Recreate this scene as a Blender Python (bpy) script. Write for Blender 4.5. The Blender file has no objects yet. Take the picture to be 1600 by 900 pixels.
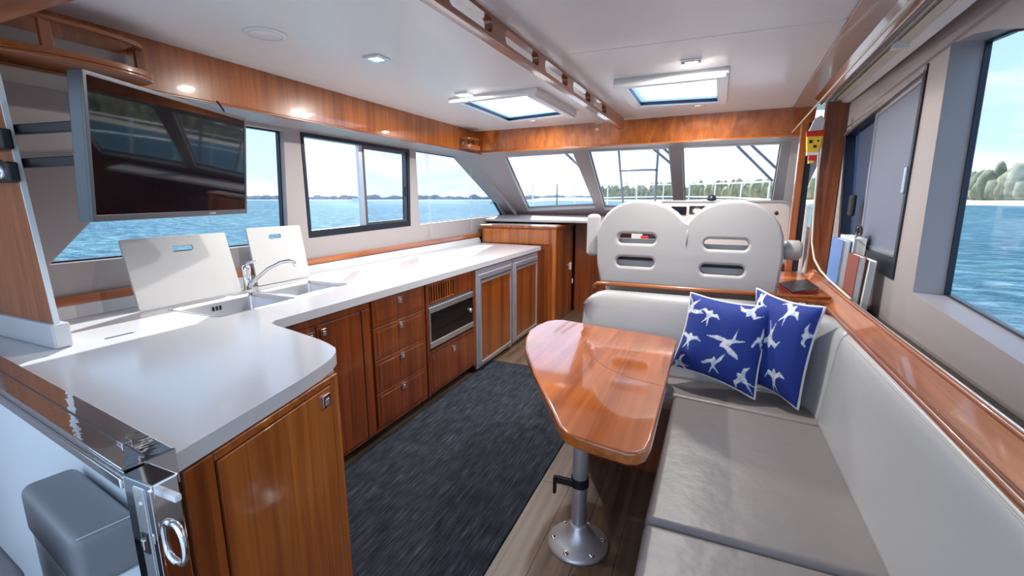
import bpy, bmesh, math, random
from mathutils import Vector, Matrix
from mathutils.geometry import tessellate_polygon
random.seed(7)
SC = bpy.context.scene
C = SC.collection
V = Vector
PI = math.pi

# ---------------------------------------------------------------- camera
cd = bpy.data.cameras.new('camera'); cam = bpy.data.objects.new('camera', cd); C.objects.link(cam)
cd.sensor_fit = 'HORIZONTAL'; cd.sensor_width = 36.0; cd.lens = 711.0/1600*36.0; cd.clip_start = .02; cd.clip_end = 6000
Rx = V((.918, -.076, -.388)); 
_p = math.atan(140/711.); _up = V((0, math.cos(_p), -math.sin(_p)))
_d = V((312, 0, 711.)); _d.y = -(_up.z*_d.z)/_up.y; _f = _d.normalized()
_r = V((_up.y*_f.z-_up.z*_f.y, _up.z*_f.x-_up.x*_f.z, _up.x*_f.y-_up.y*_f.x))
if _r.x < 0: _r = -_r
M = Matrix((_r, _f, _up))              # rows: world X, Y, Z in (right, up, forward) camera coordinates
right = V((M[0][0], M[1][0], M[2][0])); upv = V((M[0][1], M[1][1], M[2][1])); fwd = V((M[0][2], M[1][2], M[2][2]))
rot = Matrix((right, upv, -fwd)).transposed()
cam.matrix_world = Matrix.Translation((0, 0, 1.4)) @ rot.to_4x4()
SC.camera = cam
SC.view_settings.view_transform = 'Standard'; SC.view_settings.look = 'None'
SC.view_settings.exposure = 0.62; SC.view_settings.gamma = 1.0
SC.view_settings.use_curve_mapping = False

# ---------------------------------------------------------------- node helpers
def nodes(mat):
    mat.use_nodes = True; nt = mat.node_tree; nt.nodes.clear(); return nt
def N(nt, t, **kw):
    n = nt.nodes.new(t)
    for k, v in kw.items():
        if k in n.inputs: n.inputs[k].default_value = v
        else: setattr(n, k, v)
    return n
def ramp(nt, stops):
    r = nt.nodes.new('ShaderNodeValToRGB'); e = r.color_ramp.elements
    e[0].position = stops[0][0]; e[0].color = (*stops[0][1], 1); e[1].position = stops[-1][0]; e[1].color = (*stops[-1][1], 1)
    for p, c in stops[1:-1]:
        x = e.new(p); x.color = (*c, 1)
    return r

# ---------------------------------------------------------------- world: pale sky with thin cloud
w = bpy.data.worlds.new('sky'); SC.world = w; w.use_nodes = True; nt = w.node_tree; nt.nodes.clear()
tc = N(nt, 'ShaderNodeTexCoord'); sep = N(nt, 'ShaderNodeSeparateXYZ'); nt.links.new(tc.outputs['Generated'], sep.inputs[0])
rp = ramp(nt, [(0.0, (.70, .83, 1.0)), (.06, (.62, .79, 1.0)), (.25, (.48, .69, .97)), (1.0, (.36, .53, .85))])
nt.links.new(sep.outputs['Z'], rp.inputs[0])
mp = N(nt, 'ShaderNodeMapping'); mp.inputs['Scale'].default_value = (1.6, 1.6, 6.5); nt.links.new(tc.outputs['Generated'], mp.inputs[0])
ns = N(nt, 'ShaderNodeTexNoise', Scale=2.0, Detail=6.0, Roughness=.55); nt.links.new(mp.outputs[0], ns.inputs['Vector'])
cr = ramp(nt, [(.50, (0, 0, 0)), (.68, (.8, .8, .8))]); nt.links.new(ns.outputs['Fac'], cr.inputs[0])
mx = N(nt, 'ShaderNodeMixRGB'); mx.inputs[2].default_value = (1.0, .99, .98, 1)
nt.links.new(cr.outputs[0], mx.inputs[0]); nt.links.new(rp.outputs[0], mx.inputs[1])
bg = N(nt, 'ShaderNodeBackground', Strength=1.35); nt.links.new(mx.outputs[0], bg.inputs[0])
wo = N(nt, 'ShaderNodeOutputWorld'); nt.links.new(bg.outputs[0], wo.inputs[0])

# ---------------------------------------------------------------- sun
sd = bpy.data.lights.new('sun', 'SUN'); sd.energy = 7.5; sd.angle = .012; sd.color = (1, .955, .88)
so = bpy.data.objects.new('sun', sd); C.objects.link(so)
so.rotation_euler = V((.75, -1.15, -1.0)).to_track_quat('-Z', 'Y').to_euler()

# ---------------------------------------------------------------- materials
def principled(name, col, rough=.5, metal=0, coat=0, spec=.5, bump=None, emit=None):
    m = bpy.data.materials.new(name); nt = nodes(m)
    b = N(nt, 'ShaderNodeBsdfPrincipled'); o = N(nt, 'ShaderNodeOutputMaterial'); nt.links.new(b.outputs[0], o.inputs[0])
    b.inputs['Base Color'].default_value = (*col, 1); b.inputs['Roughness'].default_value = rough; b.inputs['Metallic'].default_value = metal
    b.inputs['Coat Weight'].default_value = coat; b.inputs['Coat Roughness'].default_value = .04; b.inputs['Specular IOR Level'].default_value = spec
    if bump:
        t = N(nt, 'ShaderNodeTexCoord'); n = N(nt, 'ShaderNodeTexNoise', Scale=bump[0], Detail=3.0); nt.links.new(t.outputs['Object'], n.inputs['Vector'])
        bp = N(nt, 'ShaderNodeBump', Strength=bump[1], Distance=bump[2]); nt.links.new(n.outputs['Fac'], bp.inputs['Height']); nt.links.new(bp.outputs[0], b.inputs['Normal'])
    if emit:
        b.inputs['Emission Color'].default_value = (*emit[0], 1); b.inputs['Emission Strength'].default_value = emit[1]
    return m
def wood(name, dark, light, axis=2, strip=.085, rough=.28, coat=.8, sc=1.0, var=.35):
    m = bpy.data.materials.new(name); nt = nodes(m); L = nt.links.new
    b = N(nt, 'ShaderNodeBsdfPrincipled'); o = N(nt, 'ShaderNodeOutputMaterial'); L(b.outputs[0], o.inputs[0])
    t = N(nt, 'ShaderNodeTexCoord'); mp = N(nt, 'ShaderNodeMapping'); L(t.outputs['Object'], mp.inputs[0])
    s = [26*sc]*3; s[axis] = 1.1*sc; mp.inputs['Scale'].default_value = s
    sep = N(nt, 'ShaderNodeSeparateXYZ'); L(t.outputs['Object'], sep.inputs[0])
    others = [i for i in range(3) if i != axis]
    add = N(nt, 'ShaderNodeMath', operation='ADD'); L(sep.outputs[others[0]], add.inputs[0]); L(sep.outputs[others[1]], add.inputs[1])
    dv = N(nt, 'ShaderNodeMath', operation='DIVIDE'); L(add.outputs[0], dv.inputs[0]); dv.inputs[1].default_value = strip
    fl = N(nt, 'ShaderNodeMath', operation='FLOOR'); L(dv.outputs[0], fl.inputs[0])
    wn = N(nt, 'ShaderNodeTexWhiteNoise'); wn.noise_dimensions = '1D'; L(fl.outputs[0], wn.inputs['W'])
    ad = N(nt, 'ShaderNodeVectorMath', operation='ADD'); L(mp.outputs[0], ad.inputs[0])
    sv = N(nt, 'ShaderNodeVectorMath', operation='SCALE'); L(wn.outputs['Color'], sv.inputs[0]); sv.inputs['Scale'].default_value = 8
    L(sv.outputs[0], ad.inputs[1])
    n1 = N(nt, 'ShaderNodeTexNoise', Scale=1.0, Detail=5.0, Roughness=.6, Distortion=.6); L(ad.outputs[0], n1.inputs['Vector'])
    md = tuple((dark[i]*.45+light[i]*.55) for i in range(3))
    r = ramp(nt, [(.28, dark), (.52, md), (.75, light)]); L(n1.outputs['Fac'], r.inputs[0])
    mr = N(nt, 'ShaderNodeMapRange'); L(wn.outputs['Value'], mr.inputs[0]); mr.inputs['To Min'].default_value = 1-var; mr.inputs['To Max'].default_value = 1+var*.6
    mu = N(nt, 'ShaderNodeVectorMath', operation='SCALE'); L(r.outputs[0], mu.inputs[0]); L(mr.outputs[0], mu.inputs['Scale'])
    L(mu.outputs[0], b.inputs['Base Color'])
    b.inputs['Roughness'].default_value = rough; b.inputs['Coat Weight'].default_value = coat; b.inputs['Coat Roughness'].default_value = .05
    return m
DK, LT = (.15, .030, .005), (.40, .105, .016)
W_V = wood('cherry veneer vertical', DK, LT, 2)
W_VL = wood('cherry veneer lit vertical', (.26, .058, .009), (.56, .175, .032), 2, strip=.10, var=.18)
W_Y = wood('cherry wood lengthwise', (.20, .04, .007), (.52, .15, .026), 1, strip=.3, var=.15)
W_X = wood('cherry wood crosswise', (.20, .04, .007), (.52, .15, .026), 0, strip=.3, var=.15)
W_G = wood('galley cherry vertical', (.11, .020, .004), (.28, .062, .011), 2, strip=.075, rough=.3, coat=.6, var=.22)
W_T = wood('table top cherry', (.27, .055, .010), (.55, .155, .032), 1, strip=.2, rough=.12, coat=1.0, sc=.8, var=.10)
W_B = wood('dark cherry beam', (.16, .03, .006), (.36, .085, .014), 1, strip=.4, var=.1)
W_F = wood('vinyl floor plank', (.06, .034, .018), (.27, .16, .09), 1, strip=.9, rough=.42, coat=0, sc=.8, var=.25)
WHITE = principled('white gloss ceiling panel', (.78, .77, .77), .34, coat=.1)
GEL = principled('white gelcoat', (.72, .76, .8), .3)
STONE = principled('white solid surface', (.60, .60, .62), .16, spec=.4)
TAUPE = principled('taupe wall vinyl', (.39, .345, .34), .45, bump=(60, .1, .002))
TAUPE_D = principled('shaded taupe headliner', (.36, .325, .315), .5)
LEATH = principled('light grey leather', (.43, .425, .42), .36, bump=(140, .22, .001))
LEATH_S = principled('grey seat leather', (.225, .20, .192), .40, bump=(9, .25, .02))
LEATH_H = principled('pale taupe leather of helm seats', (.47, .455, .45), .35)
THREAD = principled('pale stitching', (.62, .6, .58), .6)
CHROME = principled('polished chrome', (.86, .86, .88), .06, 1)
STEEL = principled('brushed steel', (.66, .66, .68), .27, .85)
PSTEEL = principled('satin pedestal metal', (.62, .62, .64), .33, .6)
ALU = principled('satin aluminium', (.60, .62, .68), .34, .75)
BLACK = principled('black plastic', (.012, .012, .014), .35)
SCREEN = principled('glossy black screen', (.004, .004, .007), .035, spec=.55)
FRAMEB = principled('dark window frame', (.02, .026, .04), .3, .3)
BGLASS = principled('black oven glass', (.006, .006, .008), .04)
BOARD = principled('white plastic cutting board', (.60, .59, .58), .35)
GREYV = principled('grey cockpit vinyl', (.21, .21, .225), .38, bump=(120, .2, .001))
BLUESC = principled('grey blue blind fabric', (.165, .185, .25), .6)
DGREY = principled('dark grey metal', (.12, .125, .14), .35, .6)
CREAM = principled('cream plastic', (.62, .58, .48), .4)
RODG = principled('grey rod', (.25, .26, .29), .3, .4)
RED = principled('red', (.55, .02, .015), .4); YEL = principled('yellow', (.75, .50, .03), .4)
ROPE = principled('white cord', (.75, .75, .74), .5)
PAGE = principled('white paper', (.74, .74, .74), .6); NAVYF = principled('dark blue blind fabric', (.035, .055, .11), .6); BLUEP = principled('blue cover', (.12, .25, .55), .4); BRNC = principled('red brown cover', (.25, .07, .05), .5)
SEAM_SHADE = principled('dark seam and gap shade', (.05, .035, .03), .6)
LAMP = principled('lit lamp lens', (1, 1, 1), .4, emit=((1, .98, .94), 8))
def glass(name, tint, refl=.09):
    m = bpy.data.materials.new(name); nt = nodes(m); L = nt.links.new
    t = N(nt, 'ShaderNodeBsdfTransparent'); t.inputs[0].default_value = (*tint, 1)
    g = N(nt, 'ShaderNodeBsdfGlossy'); g.inputs['Roughness'].default_value = .01; g.inputs[0].default_value = (1, 1, 1, 1)
    lw = N(nt, 'ShaderNodeLayerWeight', Blend=.5); pw = N(nt, 'ShaderNodeMath', operation='POWER'); L(lw.outputs['Facing'], pw.inputs[0]); pw.inputs[1].default_value = 4.0
    f = N(nt, 'ShaderNodeMath', operation='MULTIPLY_ADD'); L(pw.outputs[0], f.inputs[0]); f.inputs[1].default_value = .35; f.inputs[2].default_value = .02
    mi = N(nt, 'ShaderNodeMixShader'); o = N(nt, 'ShaderNodeOutputMaterial')
    L(f.outputs[0], mi.inputs[0]); L(t.outputs[0], mi.inputs[1]); L(g.outputs[0], mi.inputs[2]); L(mi.outputs[0], o.inputs[0])
    return m
GL = glass('tinted side glass', (.80, .845, .89)); GLC = glass('clear glass', (.97, .98, .99)); GLD = glass('screened glass', (.55, .62, .74))
def hatch_glass():
    m = bpy.data.materials.new('frosted hatch glass'); nt = nodes(m); L = nt.links.new
    t = N(nt, 'ShaderNodeBsdfTranslucent'); t.inputs[0].default_value = (.8, .9, 1, 1)
    g = N(nt, 'ShaderNodeBsdfGlossy'); g.inputs['Roughness'].default_value = .08
    mi = N(nt, 'ShaderNodeMixShader', Fac=.08); o = N(nt, 'ShaderNodeOutputMaterial')
    L(t.outputs[0], mi.inputs[1]); L(g.outputs[0], mi.inputs[2]); L(mi.outputs[0], o.inputs[0]); return m
HATCH = hatch_glass()
def carpet_mat():
    m = bpy.data.materials.new('navy grey carpet'); nt = nodes(m); L = nt.links.new
    b = N(nt, 'ShaderNodeBsdfPrincipled', Roughness=.95); o = N(nt, 'ShaderNodeOutputMaterial'); L(b.outputs[0], o.inputs[0])
    b.inputs['Specular IOR Level'].default_value = .1
    t = N(nt, 'ShaderNodeTexCoord'); mp = N(nt, 'ShaderNodeMapping'); L(t.outputs['Object'], mp.inputs[0]); mp.inputs['Scale'].default_value = (240, 5, 1)
    n = N(nt, 'ShaderNodeTexNoise', Scale=1.0, Detail=3.0, Roughness=.7); L(mp.outputs[0], n.inputs['Vector'])
    mp2 = N(nt, 'ShaderNodeMapping'); L(t.outputs['Object'], mp2.inputs[0]); mp2.inputs['Scale'].default_value = (28, 12, 1)
    n2 = N(nt, 'ShaderNodeTexNoise', Scale=1.0, Detail=4.0); L(mp2.outputs[0], n2.inputs['Vector'])
    r = ramp(nt, [(.42, (.022, .026, .036)), (.58, (.05, .058, .075)), (.70, (.125, .138, .165))]); L(n.outputs['Fac'], r.inputs[0])
    r2 = ramp(nt, [(.35, (.55, .55, .55)), (.65, (.95, .95, .95))]); L(n2.outputs['Fac'], r2.inputs[0])
    mu = N(nt, 'ShaderNodeVectorMath', operation='MULTIPLY'); L(r.outputs[0], mu.inputs[0]); L(r2.outputs[0], mu.inputs[1]); L(mu.outputs[0], b.inputs['Base Color'])
    bp = N(nt, 'ShaderNodeBump', Strength=.5, Distance=.004); L(n.outputs['Fac'], bp.inputs['Height']); L(bp.outputs[0], b.inputs['Normal'])
    return m
def sea_mat():
    m = bpy.data.materials.new('turquoise sea water'); nt = nodes(m); L = nt.links.new
    gl = N(nt, 'ShaderNodeBsdfGlossy', Roughness=.4); gl.inputs[0].default_value = (.8, .9, 1, 1); mxs = N(nt, 'ShaderNodeMixShader', Fac=.035)
    b = N(nt, 'ShaderNodeBsdfDiffuse'); o = N(nt, 'ShaderNodeOutputMaterial'); L(b.outputs[0], mxs.inputs[1]); L(gl.outputs[0], mxs.inputs[2]); L(mxs.outputs[0], o.inputs[0])
    t = N(nt, 'ShaderNodeTexCoord')
    n1 = N(nt, 'ShaderNodeTexNoise', Scale=.9, Detail=6.0, Roughness=.65); n2 = N(nt, 'ShaderNodeTexNoise', Scale=.05, Detail=3.0)
    mp = N(nt, 'ShaderNodeMapping'); L(t.outputs['Object'], mp.inputs[0]); mp.inputs['Scale'].default_value = (.8, 1.6, 1); mp.inputs['Rotation'].default_value = (0, 0, .6)
    L(mp.outputs[0], n1.inputs['Vector']); L(t.outputs['Object'], n2.inputs['Vector'])
    r = ramp(nt, [(.36, (.04, .105, .15)), (.50, (.08, .18, .23)), (.62, (.16, .285, .33)), (.70, (.31, .43, .46))]); L(n1.outputs['Fac'], r.inputs[0])
    r2 = ramp(nt, [(.3, (.8, .85, .95)), (.7, (1.15, 1.2, 1.1))]); L(n2.outputs['Fac'], r2.inputs[0])
    mu = N(nt, 'ShaderNodeVectorMath', operation='MULTIPLY'); L(r.outputs[0], mu.inputs[0]); L(r2.outputs[0], mu.inputs[1]); L(mu.outputs[0], b.inputs['Color'])
    bp = N(nt, 'ShaderNodeBump', Strength=.9, Distance=.6); L(n1.outputs['Fac'], bp.inputs['Height']); L(bp.outputs[0], b.inputs['Normal']); L(bp.outputs[0], gl.inputs['Normal'])
    return m
def scrub_mat(name, a, c, s):
    m = bpy.data.materials.new(name); nt = nodes(m); L = nt.links.new
    b = N(nt, 'ShaderNodeBsdfPrincipled', Roughness=.9); o = N(nt, 'ShaderNodeOutputMaterial'); L(b.outputs[0], o.inputs[0])
    t = N(nt, 'ShaderNodeTexCoord'); n = N(nt, 'ShaderNodeTexNoise', Scale=s, Detail=5.0); L(t.outputs['Object'], n.inputs['Vector'])
    r = ramp(nt, [(.35, a), (.65, c)]); L(n.outputs['Fac'], r.inputs[0]); L(r.outputs[0], b.inputs['Base Color']); return m
def pillow_mat():
    m = bpy.data.materials.new('blue fabric with printed swallows'); nt = nodes(m); L = nt.links.new
    b = N(nt, 'ShaderNodeBsdfPrincipled', Roughness=.75); o = N(nt, 'ShaderNodeOutputMaterial'); L(b.outputs[0], o.inputs[0])
    a = N(nt, 'ShaderNodeAttribute'); a.attribute_name = 'print'
    t = N(nt, 'ShaderNodeTexCoord'); n = N(nt, 'ShaderNodeTexNoise', Scale=45.0, Detail=4.0); L(t.outputs['Object'], n.inputs['Vector'])
    r = ramp(nt, [(.35, (.45, .52, .66)), (.6, (.80, .82, .84))]); L(n.outputs['Fac'], r.inputs[0])
    mi = N(nt, 'ShaderNodeMixRGB'); mi.inputs[1].default_value = (.008, .032, .24, 1); L(a.outputs['Fac'], mi.inputs[0]); L(r.outputs[0], mi.inputs[2])
    L(mi.outputs[0], b.inputs['Base Color']); b.inputs['Sheen Weight'].default_value = .03
    return m

# ---------------------------------------------------------------- geometry helpers
def link(name, bm, mat, parent=None, smooth=False, mods=None):
    bmesh.ops.recalc_face_normals(bm, faces=bm.faces)
    me = bpy.data.meshes.new(name)
    off = parent['_base'] if parent is not None else (0, 0, 0)
    if any(off): bmesh.ops.translate(bm, verts=bm.verts, vec=-V(off))
    if smooth:
        for f in bm.faces: f.smooth = True
    bm.to_mesh(me); bm.free()
    for mm in (mat if isinstance(mat, (list, tuple)) else [mat]): me.materials.append(mm)
    o = bpy.data.objects.new(name, me); C.objects.link(o)
    if parent is not None: o.parent = parent
    o['_base'] = list(off)
    if smooth == 'wn': o.modifiers.new('wn', 'WEIGHTED_NORMAL')
    if mods == 'bev' or isinstance(mods, float):
        b = o.modifiers.new('bevel', 'BEVEL'); b.width = mods if isinstance(mods, float) else .004; b.segments = 3; b.limit_method = 'ANGLE'; b.angle_limit = math.radians(35)
        wn = o.modifiers.new('wn', 'WEIGHTED_NORMAL'); wn.keep_sharp = False
        for p in me.polygons: p.use_smooth = True
    return o
def tag(o, label, cat, group=None):
    o['label'] = label; o['category'] = cat
    if group: o['group'] = group
    return o
def thing(name, label, cat, loc, group=None):
    o = bpy.data.objects.new(name, None); C.objects.link(o); o.location = loc; o['_base'] = list(loc); o.empty_display_size = .05
    return tag(o, label, cat, group)
def struct(name, bm, mat, label=None, **k):
    o = link(name, bm, mat, **k); o['kind'] = 'structure'
    if label: o['label'] = label
    return o
def join(dst, src):
    me = bpy.data.meshes.new('tmp'); src.to_mesh(me); src.free(); dst.from_mesh(me); bpy.data.meshes.remove(me)
def box(x0, x1, y0, y1, z0, z1, bev=0, seg=2, bm=None):
    b = bmesh.new(); bmesh.ops.create_cube(b, size=1)
    for v in b.verts: v.co = V(((x0+x1)/2+v.co.x*(x1-x0), (y0+y1)/2+v.co.y*(y1-y0), (z0+z1)/2+v.co.z*(z1-z0)))
    if bev: bmesh.ops.bevel(b, geom=b.edges[:], offset=bev, segments=seg, affect='EDGES', profile=.5)
    if bm is not None: join(bm, b); return bm
    return b
def prism(pts, vec, bev=0, seg=2, bm=None):
    b = bmesh.new(); vec = V(vec)
    a = [b.verts.new(p) for p in pts]; c = [b.verts.new(V(p)+vec) for p in pts]
    b.faces.new(a); b.faces.new(c[::-1]); n = len(a)
    for i in range(n): b.faces.new((a[i], a[(i+1) % n], c[(i+1) % n], c[i]))
    if bev:
        bmesh.ops.recalc_face_normals(b, faces=b.faces)
        bmesh.ops.bevel(b, geom=[e for e in b.edges], offset=bev, segments=seg, affect='EDGES', profile=.5)
    if bm is not None: join(bm, b); return bm
    return b
def tube(pts, r, n=8, closed=False, bm=None, rz=None):
    b = bmesh.new(); pts = [V(p) for p in pts]; m = len(pts); rings = []
    up = V((0, 0, 1)); prevn = None
    for i, p in enumerate(pts):
        if closed: t = pts[(i+1) % m]-pts[i-1]
        else: t = pts[min(i+1, m-1)]-pts[max(i-1, 0)]
        t.normalize()
        if prevn is None:
            a = up if abs(t.z) < .9 else V((1, 0, 0)); nn = (a-t*a.dot(t)).normalized()
        else: nn = (prevn-t*prevn.dot(t)).normalized()
        prevn = nn; bb = t.cross(nn); r2 = rz or r
        rr_ = r[i] if isinstance(r, (list, tuple)) else r
        q = rr_ if not rz else rz
        rings.append([b.verts.new(p+nn*math.cos(2*PI*k/n)*q+bb*math.sin(2*PI*k/n)*rr_) for k in range(n)])
    for i in range(m if closed else m-1):
        A, B = rings[i], rings[(i+1) % m]
        for k in range(n): b.faces.new((A[k], A[(k+1) % n], B[(k+1) % n], B[k]))
    if not closed: b.faces.new(rings[0][::-1]); b.faces.new(rings[-1])
    if bm is not None: join(bm, b); return bm
    return b
def lathe(prof, c, n=32, axis=2, bm=None):
    b = bmesh.new(); rings = []
    for r, z in prof:
        ring = []
        for k in range(n):
            a = 2*PI*k/n; q = [r*math.cos(a), r*math.sin(a), z]
            if axis == 0: q = [z, q[0], q[1]]
            if axis == 1: q = [q[0], z, q[1]]
            ring.append(b.verts.new(V(c)+V(q)))
        rings.append(ring)
    for A, B in zip(rings, rings[1:]):
        for k in range(n): b.faces.new((A[k], A[(k+1) % n], B[(k+1) % n], B[k]))
    b.faces.new(rings[0]); b.faces.new(rings[-1][::-1])
    if bm is not None: join(bm, b); return bm
    return b
def rr(u0, v0, u1, v1, r, n=4):
    o = []
    for cx, cy, a0 in ((u1-r, v0+r, -PI/2), (u1-r, v1-r, 0), (u0+r, v1-r, PI/2), (u0+r, v0+r, PI)):
        for k in range(n+1):
            a = a0+PI/2*k/n; o.append((cx+r*math.cos(a), cy+r*math.sin(a)))
    return o
def slab(outer, holes, f, w0, w1, bm=None):
    """plate with holes; outline in (u, v), thickness w0..w1, f(u,v,w) -> point"""
    b = bmesh.new(); loops = [outer]+list(holes)
    tri = tessellate_polygon([[V((u, v, 0)) for u, v in l] for l in loops])
    flat = [p for l in loops for p in l]
    A = [b.verts.new(f(u, v, w0)) for u, v in flat]; B = [b.verts.new(f(u, v, w1)) for u, v in flat]
    for t in tri:
        try: b.faces.new([A[i] for i in t]); b.faces.new([B[i] for i in t][::-1])
        except ValueError: pass
    k = 0
    for l in loops:
        n = len(l)
        for i in range(n):
            i0, i1 = k+i, k+(i+1) % n
            b.faces.new((A[i0], A[i1], B[i1], B[i0]))
        k += n
    bmesh.ops.recalc_face_normals(b, faces=b.faces)
    bmesh.ops.dissolve_limit(b, angle_limit=.01, verts=b.verts[:], edges=b.edges[:])
    if bm is not None: join(bm, b); return bm
    return b
def slab_round(outer, holes, f, w0, w1, r):
    b = bmesh.new(); prof = [(r*(1-math.sin(t)), r*(1-math.cos(t))) for t in (0, PI/8, PI/4, 3*PI/8, PI/2)]
    lay = [(i, w0+q) for i, q in prof]+[(i, w1-q) for i, q in prof[::-1]]
    rings = []
    for i, w_ in lay:
        L_ = [inset(outer, i)]+[inset(h, -i) for h in holes]
        rings.append([[b.verts.new(f(u, v, w_)) for u, v in l] for l in L_])
        if len(rings) in (1, len(lay)):
            flat = [v for l in rings[-1] for v in l]
            for t in tessellate_polygon([[V((u, v, 0)) for u, v in l] for l in L_]):
                b.faces.new([flat[k] for k in t])
    for A, B in zip(rings, rings[1:]):
        for la, lb in zip(A, B):
            n = len(la)
            for k in range(n): b.faces.new((la[k], la[(k+1) % n], lb[(k+1) % n], lb[k]))
    return b
def inset(loop, d):
    n = len(loop); out = []
    area = sum(loop[i][0]*loop[(i+1) % n][1]-loop[(i+1) % n][0]*loop[i][1] for i in range(n)); s = 1 if area > 0 else -1
    for i in range(n):
        p0, p1, p2 = V(loop[i-1]), V(loop[i]), V(loop[(i+1) % n])
        a = (p1-p0).normalized(); c = (p2-p1).normalized()
        n1 = V((-a.y, a.x))*s; n2 = V((-c.y, c.x))*s; m = n1+n2
        if m.length < 1e-6: m = n1
        m = m.normalized(); q = d/max(.3, m.dot(n1)); out.append((p1.x+m.x*q, p1.y+m.y*q))
    return out
def yz(x):                     # w outwards (away from cabin) for a wall at x
    return lambda u, v, w_: V((x+w_, u, v))
def copy_tree(o, parent=None, off=(0, 0, 0)):
    c = o.copy(); C.objects.link(c); c.parent = parent
    if parent is None: c.location = V(o.location)+V(off)
    for ch in list(o.children): copy_tree(ch, c)
    return c

# ================================================================ the setting: sea, shores
b = bmesh.new(); bmesh.ops.create_grid(b, x_segments=1, y_segments=1, size=2600)
for v in b.verts: v.co.z = -1.0
struct('sea', b, sea_mat(), label='turquoise rippled sea outside the windows')
def shore(name, pts, depth, z0, z1, mat, label):
    b = bmesh.new(); n = len(pts); rows = []
    for i, p in enumerate(pts):
        t = (V(pts[min(i+1, n-1)])-V(pts[max(i-1, 0)])).normalized(); nrm = V((t.y, -t.x))
        q = V(p); rows.append([b.verts.new((q.x, q.y, z0)), b.verts.new((q.x+nrm.x*depth*.4, q.y+nrm.y*depth*.4, z1)), b.verts.new((q.x+nrm.x*depth, q.y+nrm.y*depth, z1+.5))])
    for A, B in zip(rows, rows[1:]):
        for k in range(2): b.faces.new((A[k], B[k], B[k+1], A[k+1]))
    return struct(name, b, mat, label=label)
SAND = principled('pale beach sand', (.62, .56, .47), .9)
shore('beach', [(150, 60), (118, 150), (95, 195), (82, 228), (50, 290), (-20, 380), (-110, 440), (-200, 500)], 60, -1.05, 1.8, SAND, 'pale sand beach across the water to starboard')
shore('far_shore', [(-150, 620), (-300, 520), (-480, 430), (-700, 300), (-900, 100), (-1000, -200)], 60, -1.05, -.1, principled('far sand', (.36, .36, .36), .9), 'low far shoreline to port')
def trees(name, path, step, h, spread, mat, label, seed, zb):
    random.seed(seed); b = bmesh.new()
    for (p, q) in zip(path, path[1:]):
        p, q = V(p), V(q); m = max(1, int((q-p).length/step))
        for i in range(m):
            c = p.lerp(q, (i+random.random())/m); hh = h*random.uniform(.55, 1.15)
            r = bmesh.ops.create_icosphere(b, subdivisions=1 if step > 5 else 2, radius=1)['verts']
            s = spread*random.uniform(.6, 1.2)
            for v in r:
                k = 1+random.uniform(-.14, .14)
                v.co = V((c.x+v.co.x*s*k, c.y+v.co.y*s*k, zb+hh*.35+v.co.z*hh*.65*k))
    o = link(name, b, mat, smooth=True); o['kind'] = 'stuff'; tag(o, label, 'trees')
    return o
trees('shore_bushes', [(126, 168), (110, 205), (97, 238), (65, 300), (-8, 395), (-100, 455)], 1.6, 12.5, 3.6, scrub_mat('coastal scrub', (.17, .18, .10), (.38, .36, .22), .25), 'grey green coastal scrub behind the pale beach', 3, 1.2)
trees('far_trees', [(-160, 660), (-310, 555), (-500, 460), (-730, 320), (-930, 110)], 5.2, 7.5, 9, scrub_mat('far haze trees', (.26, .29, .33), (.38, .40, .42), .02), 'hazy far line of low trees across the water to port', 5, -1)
# far motor boat
t = thing('motor_boat', 'tiny white motor boat on the water seen through the sliding port window', 'boat', (-209, 231, -1))
link('hull', prism([(-212.5, 229, -1.1), (-205, 236, -1.1), (-204, 237.3, .3), (-213.5, 228.4, .2)], (1.5, -1.5, 0)), GEL, t)
link('cabin', prism([(-211, 230.6, .2), (-207.5, 234, .2), (-208, 233.4, 1.5), (-210.3, 231.2, 1.5)], (1, -1, 0)), GEL, t)

# ================================================================ floor
fl = struct('floor', box(-2.6, .75, -.2, 5.9, -.06, -.006), principled('floor base', (.05, .035, .025), .7))
random.seed(2); pw = .148
for i in range(17):
    x0 = -1.72+i*pw-.0; y = -.2-random.random()*.9
    if x0 > .1: break
    while y < 5.5:
        l = 1.22; y0, y1 = max(y, -.2), min(y+l, 5.5)
        if y1-y0 > .05:
            o = link('floor_plank', box(x0+.0009, x0+pw-.0009, y0+.001, y1-.001, -.006, 0), W_F, fl)
            o.data.transform(Matrix.Translation((0, 0, 0)))
        y += l
ca = link('carpet_runner', prism([(-1.05, .25, .0005), (-.684, .25, .0005), (-.684, 3.42, .0005), (-1.665, 3.42, .0005), (-1.665, 1.215, .0005), (-1.25, 1.14, .0005), (-1.055, 1.08, .0005)], (0, 0, .0085), .002), carpet_mat()); tag(ca, 'dark navy grey ribbed carpet runner along the galley aisle', 'carpet')

# ================================================================ port wall and windows
Zl = lambda y: 1.835
W1 = [(.96, 1.13), (2.14, 1.12), (2.18, 1.815), (1.63, 1.815)]
W2 = [(2.31, 1.135), (3.47, 1.155), (3.5, 1.825), (2.31, 1.825)]
W3 = [(3.62, 1.16), (5.56, 1.185), (4.72, 1.83), (3.6, 1.83)]
struct('wall_left', slab([(-.1, 0), (5.95, 0), (5.95, 1.18), (4.9, 2.1), (-.1, 2.1)], [W1, W2, W3], yz(-2.5), 0, -.07), TAUPE, mods=.006)
def window(name, loop, x, s, frame_m, fw, glassm, mid=None):
    """s: outward sign; frame in the opening, pane inside it"""
    f = struct(name, slab(loop, [inset(loop, fw)], yz(x), s*.035, s*.062), frame_m)
    link('pane', slab(inset(loop, fw*.6), [], yz(x), s*.046, s*.05), glassm, f)
    return f
window('window_1', W1, -2.5, -1, FRAMEB, .008, GL)
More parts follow.
